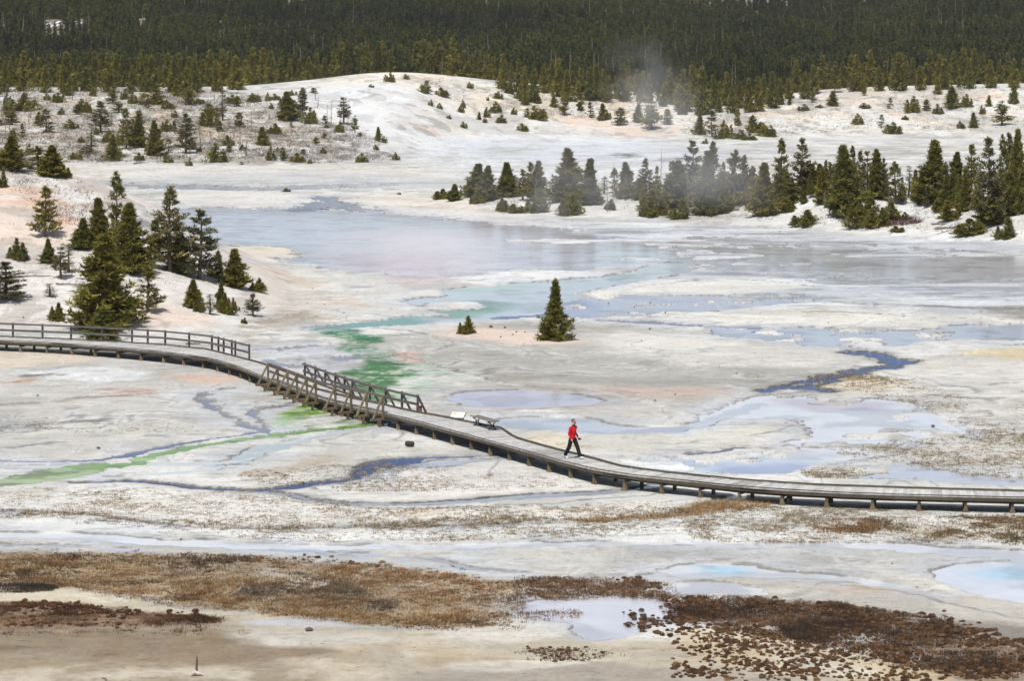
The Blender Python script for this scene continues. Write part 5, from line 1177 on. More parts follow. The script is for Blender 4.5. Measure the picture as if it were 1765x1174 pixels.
def run(mb, L, off, z, w, h, step=1.9, jit=0.004):
    """a beam laid along a line, board by board"""
    seg = np.concatenate([[0], np.cumsum(np.linalg.norm(np.diff(L, axis=0), axis=1))])
    s = 0.0
    while s < seg[-1] - 0.3:
        e = min(s + step, seg[-1])
        A = np.array([np.interp(s, seg, L[:, i]) for i in range(3)]); B = np.array([np.interp(e, seg, L[:, i]) for i in range(3)])
        t = (B - A) / np.linalg.norm(B - A); n = np.array([t[1], -t[0], 0]) * off
        c = 0.82 + 0.36 * drng.rand()
        mb.bar(A + n + [0, 0, z - DZ + drng.normal() * jit], B + n + [0, 0, z - DZ + drng.normal() * jit], w, h, c=(c, c, c * 0.98)); s = e
m = MB(); run(m, NL, 0.02, DZ - 0.125, 0.06, 0.13, 2.4); at_bw(m).build("stringer", M['beam'], bw)
for fr in (0.25, 0.5, 0.75):
    m = MB(); run(m, np.array([np.array(a) * (1 - fr) + np.array(b) * fr for (a, _, _), b in zip(pairs, fx)]), 0.0, DZ - 0.20, 0.06, 0.29, 2.4); at_bw(m).build("joist", M['beam'], bw)  # unseen joists, added and made deep to keep light from under the deck
m = MB(); run(m, FL, -0.04, DZ - 0.165, 0.06, 0.21, 2.4); at_bw(m).build("stringer", M['beam'], bw)
m = MB(); run(m, NL, -0.0, DZ + 0.02, 0.05, 0.035, 2.4); at_bw(m).build("kerb_rail", M['beam'], bw)
m = MB(); run(m, FL, 0.05, DZ + 0.06, 0.08, 0.07, 1.2); at_bw(m).build("kerb_rail", M['beam'], bw)
# bents: a crossbeam on two posts with splayed feet
k = 0
s = 0.6
while s < arc[-1] - 1:
    i = min(int((s - 0.1) / pitch), len(pairs) - 1); p, f = Vector(pairs[i][0]), Vector(fx[i]); t = Vector(pairs[i][2])
    d = (f - p); d.z = 0; ln = d.length; d.normalize()
    m = MB(); c = 0.85 + 0.3 * drng.rand()
    m.bar(p + d * 0.02 + Vector((0, 0, -0.315)), f - d * 0.02 + Vector((0, 0, -0.315)), 0.12, 0.11, c=(c, c, c))
    beam = at_bw(m).build("crossbeam", M['beam'], bw)
    for e, q in enumerate((p + d * 0.09, f - d * 0.12)):
        g = float(terr(np.array([q.x]), np.array([q.y]))[0]) - 0.12
        m = MB(); c = 0.8 + 0.5 * drng.rand(); top = DZ - 0.40
        m.bar((q.x, q.y, g), (q.x, q.y, top), 0.13, 0.13, up=d, c=(c, c * 0.97, c * 0.93))
        if e == 0:
            for sd in (-1, 1):
                m.bar(Vector((q.x, q.y, max(g, 0) + 0.02)) + t * 0.11 * sd, Vector((q.x, q.y, top - 0.1)) + t * 0.045 * sd, 0.06, 0.07, up=d, c=(c * 1.1, c * 1.06, c))
            m.bar(Vector((q.x, q.y, max(g, 0) + 0.035)) - t * 0.15, Vector((q.x, q.y, max(g, 0) + 0.035)) + t * 0.15, 0.15, 0.09, c=(c * 1.1, c * 1.06, c))
        at_bw(m).build("post", M['post'], beam)
    if p.y < 112:     # cross braces show where the ground drops to water
        m = MB(); a = p + d * 0.1; b = f - d * 0.12
        m.bar((a.x, a.y, 0.1), (b.x, b.y, DZ - 0.42), 0.05, 0.10, c=(0.6, 0.58, 0.55)); at_bw(m).build("brace", M['beam'], beam)
    s += 1.95; k += 1
# railings
def railing(posts, line_v, height, base_side, braced):
    """posts: photo u; base on the given edge; returns the railing part"""
    P_ = []
    for u in posts:
        v = float(np.interp(u, [a for a, b in line_v], [b for a, b in line_v])); P_.append(on_plane(u, v, DZ))
    top = MB()
    for a, b in zip(P_[:-1], P_[1:]):
        c = 0.85 + 0.3 * drng.rand()
        e = (b - a).normalized() * 0.06
        top.bar(a - e + Vector((0, 0, height)), b + e + Vector((0, 0, height + 0.006)), 0.13, 0.10, c=(c, c, c * 1.02))
    rail = at_bw(top).build("railing", M['rail'], bw)
    mid = MB()
    for a, b in zip(P_[:-1], P_[1:]):
        c = 0.85 + 0.3 * drng.rand(); mid.bar(a + Vector((0, 0, height * 0.52)), b + Vector((0, 0, height * 0.52 + 0.004)), 0.05, 0.13, c=(c, c, c * 1.02))
    at_bw(mid).build("rail", M['rail'], rail)
    for i, q in enumerate(P_):
        a = P_[max(i - 1, 0)]; b = P_[min(i + 1, len(P_) - 1)]; t = (b - a).normalized()
        n = Vector((t.y, -t.x, 0)) * base_side
        m = MB(); c = 0.85 + 0.4 * drng.rand(); o = n * 0.10
        m.bar(q + o + Vector((0, 0, -0.30)), q + o + Vector((0, 0, height + 0.08)), 0.10, 0.10, up=t, c=(c, c, c))
        if braced:
            m.bar(q + n * 0.72 + Vector((0, 0, -0.28)), q + n * 0.14 + Vector((0, 0, height - 0.05)), 0.09, 0.10, up=t, c=(c * 1.1, c * 1.08, c))
            m.bar(q - n * 0.1 + Vector((0, 0, -0.30)), q + n * 0.85 + Vector((0, 0, -0.30)), 0.12, 0.12, c=(c * 0.9, c * 0.88, c * 0.85))
            g = float(terr(np.array([q.x]), np.array([q.y]))[0]) - 0.1
            m.bar(q + n * 0.3 + Vector((0, 0, -0.36)), Vector((q.x, q.y, g)) + n * 0.3, 0.12, 0.12, up=t, c=(c * .8, c * .78, c * .75))
        at_bw(m).build("railing_post", M['post'] if braced and base_side > 0 else M['rail'], rail)
railing([-260, -170, -75, 21, 72, 121, 174, 226, 253, 283, 324, 363, 374, 383, 397, 403, 427], FAR, 0.88, -1, False)
railing([465, 482, 499, 515, 532, 547.5, 581, 608, 635, 663], NEAR, 0.86, 1, True)
railing([522.7, 540.6, 557.7, 575, 591, 604.5, 634.6, 662, 690, 717.4], FAR, 0.84, -1, True)

# ------------------------------------------------------------------ bench
bp = on_plane(835.5, 737.4, DZ); bdir = (on_plane(850, 741.5, DZ) - on_plane(821, 733, DZ)).normalized()
bench = empty("bench", bp, math.atan2(bdir.y, bdir.x)); tag(bench, "backless bench of grey slats on dark iron legs at the boardwalk's wide bay", "bench")
m = MB()
for i in range(5):
    y = (i - 2) * 0.10; c = 0.85 + 0.2 * drng.rand(); m.bar((-1.2, y, 0.435 + 0.012 * abs(i - 2)), (1.2, y, 0.435 + 0.012 * abs(i - 2)), 0.085, 0.04, c=(c, c, c))
m.build("seat", mat_wood("bench_slat_wood", lin((134, 124, 118))), bench)
for sx in (-0.85, 0.85):
    m = MB()
    m.tube([(sx, -0.22, 0.41), (sx, -0.07, 0.30), (sx, -0.05, 0.16), (sx, -0.19, 0.015)], 0.028, 6)
    m.tube([(sx, 0.22, 0.41), (sx, 0.07, 0.30), (sx, 0.05, 0.16), (sx, 0.19, 0.015)], 0.028, 6)
    m.bar((sx, -0.24, 0.405), (sx, 0.24, 0.405), 0.05, 0.02); m.bar((sx, -0.10, 0.23), (sx, 0.10, 0.23), 0.05, 0.05); m.bar((sx, -0.22, 0.012), (sx, 0.22, 0.012), 0.05, 0.024)
    m.build("leg", M['steel'], bench)
# ------------------------------------------------------------------ signs
sp = on_plane(789, 727.5, 0.35)
panel = empty("information_panel", (sp.x, sp.y, 0), -0.25); tag(panel, "low tilted white information panel beyond the kerb left of the bench", "sign")
mw = mat_tint("panel_white", (0.80, 0.79, 0.76), 0.45, 0.06, 5, 0.0)
m = MB(); tilt = math.radians(24)
def pp(x, y, z=0.0): return (x, y * math.cos(tilt) - z * math.sin(tilt), 0.70 + y * math.sin(tilt) + z * math.cos(tilt))
def slab(mb, x0, x1, y0, y1, z0, z1, c): mb.add([pp(x, y, z) for z in (z0, z1) for x, y in ((x0, y0), (x1, y0), (x1, y1), (x0, y1))], [(3, 2, 1, 0), (4, 5, 6, 7), (0, 1, 5, 4), (1, 2, 6, 5), (2, 3, 7, 6), (3, 0, 4, 7)], c)
slab(m, -0.36, 0.36, -0.27, 0.27, 0, 0.02, (1, 1, 1))
slab(m, -0.32, -0.08, 0.0, 0.22, 0.02, 0.024, (0.78, 0.62, 0.52)); slab(m, -0.30, -0.1, -0.2, -0.04, 0.02, 0.024, (0.62, 0.72, 0.86))
for r in range(5): slab(m, -0.03, 0.30 - 0.05 * (r % 2), 0.16 - r * 0.075, 0.175 - r * 0.075, 0.02, 0.023, (0.66, 0.66, 0.66))
m.build("panel", mw, panel)
m = MB(); slab(m, -0.385, 0.385, -0.295, 0.295, -0.03, -0.003, (1, 1, 1)); m.build("frame", M['steel'], panel)
for sx in (-0.28, 0.28): m = MB(); m.bar((sx, 0.0, -0.1), (sx, 0.0, 0.70), 0.07, 0.07); m.build("leg", M['steel'], panel)
sp = on_plane(722.5, 713.3, DZ - 0.1)
ws = empty("warning_sign", (sp.x, sp.y, DZ - 0.1)); tag(ws, "small red warning sign with a white disc on a stub post at the railing's end", "sign")
m = MB(); m.bar((0, 0.02, -0.55), (0, 0.02, 0.22), 0.10, 0.09); m.build("post", M['rail'], ws)
m = MB(); m.bar((0, -0.035, 0.08), (0, -0.035, 0.42), 0.30, 0.014, up=(0, 1, 0)); m.build("panel", mat_tint("sign_red", lin((214, 40, 44)), 0.5, 0.05, 5, 0.0), ws)
m = MB(); m.tube([(0, -0.043, 0.22), (0, -0.05, 0.22)], 0.085, 16); m.build("white_disc", mw, ws)

# ------------------------------------------------------------------ the walking man
def fuse(mb, name, voxel, smooth_n=3, parent=None, mat=None):
    """blend overlapping tapered limbs into one continuous surface"""
    o = link("blend", mb.mesh("blend"), None, [])
    r = o.modifiers.new("r", 'REMESH'); r.mode = 'VOXEL'; r.voxel_size = voxel
    sm = o.modifiers.new("s", 'SMOOTH'); sm.iterations = smooth_n; sm.factor = 0.5
    dg = bpy.context.evaluated_depsgraph_get(); me = bpy.data.meshes.new_from_object(o.evaluated_get(dg))
    bpy.data.objects.remove(o); me.name = name; me.materials.clear()
    a = me.color_attributes.new("tint", 'FLOAT_COLOR', 'POINT'); a.data.foreach_set("color", np.ones(len(me.vertices) * 4, np.float32))
    me.polygons.foreach_set("use_smooth", np.ones(len(me.polygons), bool))
    return link(name, me, parent, [mat])
# local frame: x = the way he walks, y = his left, z = up
man_p = on_plane(987, 790.5, DZ); heading = math.atan2(-0.60, 0.80)
man = empty("person", (man_p.x, man_p.y, DZ + 0.004), heading); tag(man, "man in red pullover, black trousers and white trainers walking along the boardwalk", "person")
J = dict(pelvis=(0, 0, .95), waist=(0.01, 0, 1.08), chest=(.035, 0, 1.32), neckb=(.03, 0, 1.49), neckt=(.05, 0, 1.56),
         hipL=(.01, .095, .92), hipR=(-.01, -.095, .92), kneeL=(.20, .10, .52), kneeR=(-.13, -.10, .51), ankL=(.36, .10, .10), ankR=(-.36, -.10, .13),
         shL=(.03, .20, 1.43), shR=(.03, -.20, 1.43), elL=(-.06, .27, 1.17), elR=(-.02, -.27, 1.16), wrL=(.10, .29, .97), wrR=(.10, -.25, .93))
skin = mat_tint("skin", lin((214, 164, 140)), 0.55, 0.08, 12, 0.0)
body = MB()
def limb(mb, names, rad, n=12): mb.tube([J[k] if isinstance(k, str) else k for k in names], rad, n)
def ball(mb, c, rx, ry, rz, n=12):
    vs = []; fs = []
    for i in range(n // 2 + 1):
        a = math.pi * i / (n // 2)
        for k in range(n):
            b = 2 * math.pi * k / n; vs.append((c[0] + rx * math.sin(a) * math.cos(b), c[1] + ry * math.sin(a) * math.sin(b), c[2] + rz * math.cos(a)))
    for i in range(n // 2):
        for k in range(n): fs.append((i * n + k, (i + 1) * n + k, (i + 1) * n + (k + 1) % n, i * n + (k + 1) % n))
    mb.add(vs, fs)
limb(body, ['pelvis', 'waist', 'chest', (.03, 0, 1.45)], [(.15, .11), (.14, .10), (.17, .12), (.12, .09)])
limb(body, [(.02, 0, 1.44), 'neckb', 'neckt', (.06, 0, 1.62)], [.075, .06, .056, .06])
ball(body, (.06, 0, 1.69), .098, .076, .122, 16); ball(body, (.10, 0, 1.635), .058, .052, .05)
ball(body, (.165, 0, 1.672), .020, .014, .024, 8)                     # nose
for s_ in (1, -1): ball(body, (.05, .078 * s_, 1.68), .018, .010, .030, 8)  # ears
for s_, L_ in ((1, 'L'), (-1, 'R')):
    limb(body, ['hip' + L_, 'knee' + L_, 'ank' + L_], [.085, .058, .040]); limb(body, ['sh' + L_, 'el' + L_, 'wr' + L_], [.050, .040, .028])
    w = Vector(J['wr' + L_]); e = Vector(J['el' + L_]); hd = (w - e).normalized(); pal = w + hd * 0.055
    body.tube([w, pal, pal + hd * 0.03], [(.024, .03), (.018, .04), (.016, .038)], 10)
    side = Vector((0, s_, 0)).cross(hd).normalized(); inward = Vector((0, -s_, 0))
    for q, (off, ln) in enumerate(((-.030, .062), (-.010, .075), (.011, .070), (.030, .055))):
        b0 = pal + hd * 0.022 + side * off; b1 = b0 + hd * ln * .5 + inward * .010; b2 = b1 + hd * ln * .3 + inward * .028
        body.tube([b0, b1, b2], [.0095, .009, .0075], 6)
    t0 = w + hd * 0.025 + side * -.028; body.tube([t0, t0 + hd * .03 - side * .022 + inward * .012, t0 + hd * .055 - side * .026 + inward * .025], [.0115, .0105, .0085], 6)
body_o = fuse(body, "body", 0.0085, 1, man, skin)
jk = MB()
limb(jk, [(0, 0, .93), 'waist', 'chest', (.03, 0, 1.44), (.032, 0, 1.48)], [(.185, .135), (.178, .13), (.205, .145), (.16, .115), (.09, .085)], 16)
for s_, L_ in ((1, 'L'), (-1, 'R')):
    limb(jk, [(.03, .09 * s_, 1.43), 'sh' + L_, 'el' + L_, tuple(Vector(J['wr' + L_]) - (Vector(J['wr' + L_]) - Vector(J['el' + L_])).normalized() * .01)], [.09, .080, .062, .048])
fuse(jk, "pullover", 0.012, 2, man, mat_tint("red_fleece", lin((205, 30, 38)), 0.85, 0.12, 9, 0.2))
m = MB(); m.tube([(.045, 0, 1.47), (.05, 0, 1.525), (.052, 0, 1.555)], [(.088, .085), (.076, .078), (.072, .074)], 14); m.tube([(.118, 0, 1.43), (.126, 0, 1.50)], [.035, .04], 8)
m.build("collar", mat_tint("black_cloth", lin((26, 26, 28)), 0.85, 0.15, 9, 0.0), man)
tr_ = MB()
limb(tr_, [(0, 0, .99), (0, 0, .90), (0, 0, .82)], [(.175, .13), (.185, .14), (.15, .12)], 16)
for s_, L_ in ((1, 'L'), (-1, 'R')):
    a = Vector(J['ank' + L_]); kn = Vector(J['knee' + L_]); limb(tr_, ['hip' + L_, 'knee' + L_, tuple(a.lerp(kn, .02))], [.118, .095, .088])
fuse(tr_, "trousers", 0.012, 2, man, mat_tint("black_trousers", lin((30, 29, 31)), 0.85, 0.15, 8, 0.2))
shoe_m = mat_tint("white_shoe", lin((226, 224, 222)), 0.6, 0.08, 9, 0.0)
for L_, pitch_ in (('L', 0.20), ('R', -0.32)):
    a = Vector(J['ank' + L_]); m = MB(); c_, s_ = math.cos(pitch_), math.sin(pitch_)
    def sh(x, z): return (a.x + x * c_ - z * s_, a.y, a.z - 0.055 + x * s_ + z * c_)
    m.tube([sh(-.085, .0), sh(-.05, .015), sh(.04, .012), sh(.13, -.01), sh(.20, -.015)], [(.036, .046), (.044, .06), (.047, .052), (.048, .040), (.030, .026)], 10)
    m.build("shoe", shoe_m, man, True)
m = MB(); ball(m, (.035, 0, 1.735), .103, .084, .098, 14); m.v = [(x, y, max(z, 1.70 + max(0, (x - .04)) * .7)) for x, y, z in m.v]
m.build("hair", mat_tint("grey_hair", lin((92, 84, 78)), 0.8, 0.2, 20, 0.0), man, True)
m = MB(); m.bar((.142, -.066, 1.702), (.142, .066, 1.702), .03, .034); m.bar((.05, -.08, 1.705), (.145, -.066, 1.705), .010, .012); m.bar((.05, .08, 1.705), (.145, .066, 1.705), .010, .012)
m.build("sunglasses", M['steel'], man)
m = MB(); m.tube([(.13, 0, 1.615), (.155, 0, 1.60), (.128, 0, 1.578)], [(.03, .05), (.02, .046), (.03, .04)], 8); m.build("beard", mat_tint("dark_beard", lin((70, 58, 52)), .9, .2, 20, 0), man, True)
# a small camera in his left hand
w = Vector(J['wrL']); e = Vector(J['elL']); hp = w + (w - e).normalized() * 0.10
mw_ = Matrix.Translation(man.location) @ Matrix.Rotation(heading, 4, 'Z')
camo = empty("compact_camera", mw_ @ (hp + Vector((.02, -.01, -.02))), heading); tag(camo, "small black camera hanging in the walking man's hand", "camera")
m = MB(); m.bar((-.07, 0, 0), (.07, 0, 0), .05, .085); m.build("case", M['steel'], camo)
m = MB(); m.tube([(0.01, .02, 0), (.01, .075, 0)], [.036, .034], 12); m.build("lens", M['steel'], camo)
# ------------------------------------------------------------------ grass, tussocks, brush, stones
grng = np.random.RandomState(21)
def sample(pts, n, warp=30, nzamt=0.5, off=0, soft=60):
    """random ground points inside an outline, thinned by drifting noise"""
    q = spline(np.array(pts, float), True)
    C = [on_plane(u, max(v, 100)) for u, v in q]; x0, x1 = min(c.x for c in C), max(c.x for c in C); y0, y1 = min(c.y for c in C), max(c.y for c in C)
    X = grng.uniform(x0, x1, n); Y = grng.uniform(y0, y1, n)
    U, V = project(X, Y, np.zeros(n)); W = to_w(V)
    wu = (fbm(X / 2.2, Y / 2.2, 21, 4) - 0.5) * warp * 2; ww = (fbm(X / 2.2, Y / 2.2, 33, 4) - 0.5) * warp * 2
    d = poly_sd(U + wu, W + ww, q[:, 0], to_w(q[:, 1]))
    pr = smooth(d / soft + 0.5) * (1 - nzamt + nzamt * smooth((fbm(X / 1.6, Y / 1.6, 50 + off, 4) - 0.42) / 0.14))
    k = grng.rand(n) < pr
    return X[k], Y[k]
GV = []; GT = []
def blades(X, Y, n, h, r, w, cols, lean=0.6, droop=0.0, hv=0.4):
    cols = [tuple(0.80 * c + 0.20 * (sum(q) / 3) for c in q) for q in cols]
    """n blades for every tuft at (X, Y)"""
    N_ = len(X)
    if not N_: return
    Z = terr(X, Y); Z = np.where(Z < 0.05, 0.06, Z)
    ks = 0.6 + 0.8 * grng.rand(N_)
    pick = grng.randint(0, len(cols), N_); tone = (np.array([lin(c) for c in cols])[pick]) * (0.75 + 0.5 * grng.rand(N_, 1))
    i = np.repeat(np.arange(N_), n); m = len(i)
    a = grng.rand(m) * 6.28; rr = np.sqrt(grng.rand(m)) * r * ks[i]
    B = np.stack([X[i] + np.cos(a) * rr, Y[i] + np.sin(a) * rr, Z[i] - 0.02], 1)
    D = np.stack([np.cos(a) * lean * (0.4 + rr / r) + grng.normal(size=m) * 0.3, np.sin(a) * lean * (0.4 + rr / r) + grng.normal(size=m) * 0.3, np.ones(m)], 1)
    Lh = h * ks[i] * (1 - hv + 2 * hv * grng.rand(m)) * (1.0 - 0.3 * (rr / (r * 1.4)))
    V = leaf_tris(B, D, Lh, w * (0.7 + 0.6 * grng.rand(m)), grng)
    c = tone[i] * (0.8 + 0.4 * grng.rand(m, 1)); c = np.repeat(c, 3, 0)
    GV.append(V); GT.append(c)
def flush(name, label, mat=None):
    global GV, GT
    V = np.concatenate(GV); T = np.concatenate(GT); GV = []; GT = []
    o = link(name, mesh_np(name, V, FT=np.arange(len(V)).reshape(-1, 3), col=T), None, [mat or M['grass']])
    print(name, len(V) // 3)
    return tag(o, label, "grass", kind="stuff")
STRAW = [(190, 160, 110), (176, 142, 92), (160, 124, 78)]; RUST = [(148, 110, 74), (162, 122, 80), (130, 96, 66)]; DARK = [(110, 86, 66), (96, 78, 64), (120, 94, 70)]; GREYB = [(110, 98, 88), (96, 86, 78)]
band = [(-100, 957), (100, 957), (300, 962), (420, 964), (600, 970), (690, 988), (800, 1004), (880, 1014), (905, 1036), (885, 1052), (800, 1082), (620, 1068), (530, 1068), (450, 1054), (330, 1048), (220, 1034), (100, 1016), (-100, 996)]
def meadow(pts, n, cols, h, off, nzamt=0.6, nb=9, w=0.022, warp=50, r=0.15):
    """grass whose tones change in drifts and which opens into bare gaps"""
    X, Y = sample(pts, n, warp, nzamt, off, 40); k = fbm(X / 3.2, Y / 1.6, 120 + off, 4)
    order = np.clip((smooth((k - 0.36) / 0.28) + grng.normal(size=len(X)) * 0.13) * len(cols), 0, len(cols) - 1).astype(int)
    hh = fbm(X / 1.5, Y / 1.5, 140 + off, 3)
    for j, c in enumerate(cols):
        for lo, hi, f in ((0, .45, .55), (.45, .55, .9), (.55, 1, 1.35)):
            m = (order == j) & (hh >= lo) & (hh < hi); blades(X[m], Y[m], nb, h * f, r, w, [c], 0.85)
meadow(band, 17000, [(96, 78, 60), (124, 92, 62), (142, 104, 68), (168, 130, 86), (198, 166, 114), (146, 110, 72)], 0.085, 1, 0.75, 11)
meadow([(-100, 962), (240, 968), (420, 982), (460, 1010), (380, 1035), (200, 1025), (0, 1000), (-100, 990)], 4200, [(146, 112, 74), (180, 144, 98), (204, 176, 128), (184, 150, 102)], 0.10, 2, 0.8, 12, warp=70)
meadow([(330, 1020), (480, 1035), (620, 1055), (800, 1060), (760, 1080), (560, 1066), (400, 1050)], 3400, [(150, 112, 70), (190, 158, 108), (176, 140, 92)], 0.10, 3, 0.8, 12, warp=70)
meadow([(420, 1000), (560, 1000), (680, 1030), (640, 1055), (520, 1052), (430, 1030)], 3600, [(96, 84, 74), (120, 106, 90), (110, 98, 88), (134, 112, 86)], 0.075, 4, 0.8, 9, warp=80)
meadow([(560, 972), (700, 992), (860, 1012), (860, 1040), (700, 1040), (560, 1005)], 4200, RUST + [(160, 114, 68)], 0.075, 5, 0.75, 9, warp=60)
meadow([(-100, 1042), (60, 1044), (150, 1048), (250, 1058), (380, 1070), (300, 1084), (150, 1080), (-100, 1076)], 9000, [(88, 64, 48), (104, 74, 54), (120, 86, 60), (136, 102, 74)], 0.07, 6, 0.8, 9, 0.024)
meadow([(-40, 1006), (50, 1008), (92, 1014), (70, 1024), (-40, 1020)], 1800, [(70, 64, 58), (84, 74, 64)], 0.10, 7, 0.6)
meadow([(280, 1064), (380, 1066), (370, 1076), (300, 1078)], 600, [(70, 60, 52), (90, 70, 52)], 0.09, 8, 0.6)
X, Y = sample([(0, 1080), (140, 1082), (400, 1086), (420, 1096), (200, 1100), (0, 1096)], 700, 60, 0.95, 9); blades(X, Y, 9, 0.07, 0.15, 0.024, [(112, 80, 56), (96, 74, 56)])
X, Y = sample(band[:8] + [(905, 1000), (690, 978), (300, 956), (-100, 950)], 900, 40, 0.6, 10); kk = grng.rand(len(X)) < .6; blades(X[kk], Y[kk], 14, 0.09, 0.13, 0.022, RUST + DARK)
flush("grass", "band of dry rust and straw coloured grass across the left foreground")
# sparse tufts on the white crust
T1 = [(190, 168, 132), (168, 144, 108), (146, 124, 94), (128, 114, 92)]
for pts, n, off in (([(-100, 842), (430, 852), (700, 876), (1100, 868), (1250, 866), (1250, 905), (900, 930), (500, 934), (200, 905), (-100, 880)], 16000, 11), ([(420, 820), (620, 800), (820, 810), (1000, 840), (640, 850), (460, 836)], 2600, 12),
                    ([(1220, 880), (1450, 876), (1800, 885), (1800, 935), (1400, 938), (1200, 930)], 9000, 13), ([(1380, 812), (1480, 808), (1500, 824), (1420, 826)], 900, 14), ([(1440, 780), (1560, 765), (1800, 740), (1800, 830), (1640, 812), (1500, 790)], 7000, 15),
                    ([(1440, 640), (1560, 655), (1650, 690), (1760, 730), (1800, 640), (1800, 770), (1640, 720), (1480, 670)], 8000, 16), ([(1400, 650), (1500, 645), (1540, 665), (1440, 680)], 1800, 17), ([(-60, 715), (300, 735), (300, 745), (-60, 745)], 500, 18)):
    X, Y = sample(pts, n, 40, 0.82, off); blades(X, Y, 9, 0.07, 0.10, 0.024, T1, 1.0)
    X, Y = sample(pts, n // 2, 40, 0.0, off); kk = grng.rand(len(X)) < 0.30; blades(X[kk], Y[kk], 9, 0.06, 0.085, 0.024, T1, 1.0)
X, Y = sample([(-100, 893), (200, 896), (400, 915), (800, 910), (1100, 896), (1200, 885), (1180, 880), (1000, 892), (600, 903), (400, 906), (200, 886), (-100, 884)], 4200, 30, 0.8, 19); blades(X, Y, 12, 0.13, 0.14, 0.026, T1, 0.9)
X, Y = sample([(1000, 898), (1150, 889), (1240, 868), (1320, 868), (1330, 876), (1230, 882), (1170, 893), (1020, 903)], 2400, 30, 0.5, 20); blades(X, Y, 14, 0.20, 0.14, 0.024, [(196, 158, 108), (168, 130, 84)], 0.9)
X, Y = sample([(1450, 905), (1600, 895), (1800, 893), (1800, 928), (1640, 930), (1470, 922)], 3600, 60, 0.9, 22); blades(X, Y, 10, 0.13, 0.14, 0.028, [(160, 122, 80), (130, 106, 74), (112, 98, 70)], 0.9)
X, Y = sample([(1390, 905), (1480, 896), (1520, 912), (1420, 922)], 800, 60, 0.8, 23); blades(X, Y, 10, 0.12, 0.14, 0.028, [(168, 122, 78), (144, 106, 70)], 0.9)
X, Y = sample([(1700, 915), (1800, 905), (1800, 940), (1720, 936)], 700, 50, 0.7, 24); blades(X, Y, 10, 0.15, 0.14, 0.028, [(104, 100, 66), (120, 108, 72)], 0.9)
X, Y = sample([(900, 1005), (1060, 998), (1140, 1010), (1170, 1040), (1060, 1030), (960, 1040), (900, 1030)], 2200, 60, 0.85, 25); blades(X, Y, 10, 0.10, 0.16, 0.026, RUST + DARK, 0.9)
X, Y = sample([(620, 1075), (860, 1060), (990, 1055), (1000, 1066), (860, 1085), (700, 1092)], 1000, 60, 0.85, 26); blades(X, Y, 10, 0.10, 0.15, 0.026, RUST + DARK, 0.9)
X, Y = sample([(900, 1122), (1000, 1125), (1080, 1140), (1000, 1142), (920, 1132)], 220, 60, 0.8, 27); blades(X, Y, 10, 0.08, 0.15, 0.028, DARK, 0.9)
flush("grass", "scattered dry tufts dotted over the white crust and stream banks")
# domed sedge tussocks at the lower right: rounded crowns of drooping blades
def tussocks(X, Y, r, cols, n=26):
    """low rounded domes: a lumpy sod core under a fuzz of short blades"""
    N_ = len(X)
    if not N_: return
    Z = np.full(N_, 0.03); ks = 0.38 + 0.95 * grng.rand(N_) ** 1.8
    pick = grng.randint(0, len(cols), N_); tone = (np.array([lin(c) for c in cols])[pick]) * (0.72 + 0.4 * grng.rand(N_, 1))
    S_ = 9; ang = np.arange(S_) * 2 * np.pi / S_; rings = []
    for (rr, zz) in ((1.0, 0.0), (0.95, 0.42), (0.62, 0.78)):
        wob = 1 + 0.22 * grng.normal(size=(N_, S_)); rad = r * ks[:, None] * rr * np.clip(wob, 0.6, 1.4)
        rings.append(np.stack([X[:, None] + np.cos(ang) * rad, Y[:, None] + np.sin(ang) * rad, Z[:, None] + r * ks[:, None] * zz * 0.85 * (1 + 0.2 * grng.normal(size=(N_, S_)))], 2))
    top = np.stack([X, Y, Z + r * ks * 0.85 * 0.92], 1)
    for k in range(S_):
        k2 = (k + 1) % S_
        for lo, hi in ((0, 1), (1, 2)):
            for tri in ((rings[lo][:, k], rings[lo][:, k2], rings[hi][:, k2]), (rings[lo][:, k], rings[hi][:, k2], rings[hi][:, k])):
                GV.append(np.stack(tri, 1).reshape(-1, 3)); GT.append(np.repeat(tone * (0.75 + 0.4 * grng.rand(N_, 1)), 3, 0))
        GV.append(np.stack([rings[2][:, k], rings[2][:, k2], top], 1).reshape(-1, 3)); GT.append(np.repeat(tone * (0.75 + 0.4 * grng.rand(N_, 1)), 3, 0))
    i = np.repeat(np.arange(N_), n); m = len(i)
    a = grng.rand(m) * 6.28; th = np.arccos(1 - grng.rand(m) * 0.95); R_ = r * ks[i]
    d = np.stack([np.sin(th) * np.cos(a), np.sin(th) * np.sin(a), np.cos(th)], 1)
    B = np.stack([X[i], Y[i], Z[i]], 1) + d * R_[:, None] * np.array([1, 1, 0.8])
    V = leaf_tris(B, d + np.array([0, 0, 0.3]) + grng.normal(size=(m, 3)) * 0.4, r * (0.25 + 0.35 * grng.rand(m)), r * 0.13, grng)
    GV.append(V); GT.append(np.repeat(tone[i] * (0.85 + 0.5 * grng.rand(m, 1)), 3, 0))
B1 = [(92, 68, 50), (80, 60, 46), (106, 80, 58), (98, 78, 60)]
field = [(1180, 1036), (1230, 1030), (1400, 1038), (1500, 1050), (1620, 1066), (1650, 1086), (1690, 1106), (1800, 1104), (1800, 1172), (1640, 1172), (1560, 1160), (1480, 1136), (1380, 1104), (1260, 1092), (1160, 1066)]
X, Y = sample(field, 6500, 50, 0.85, 31); tussocks(X, Y, 0.10, B1 + [(120, 92, 66)], 34)
meadow(field, 11000, [(84, 66, 54), (98, 76, 56), (116, 88, 62), (140, 108, 76)], 0.085, 32, 0.8, 10, 0.02)
meadow([(1190, 1036), (1400, 1040), (1500, 1052), (1620, 1070), (1650, 1092), (1540, 1098), (1400, 1082), (1260, 1068), (1180, 1056)], 9000, [(82, 62, 50), (92, 70, 52), (108, 82, 58)], 0.09, 44, 0.55, 11, 0.02)
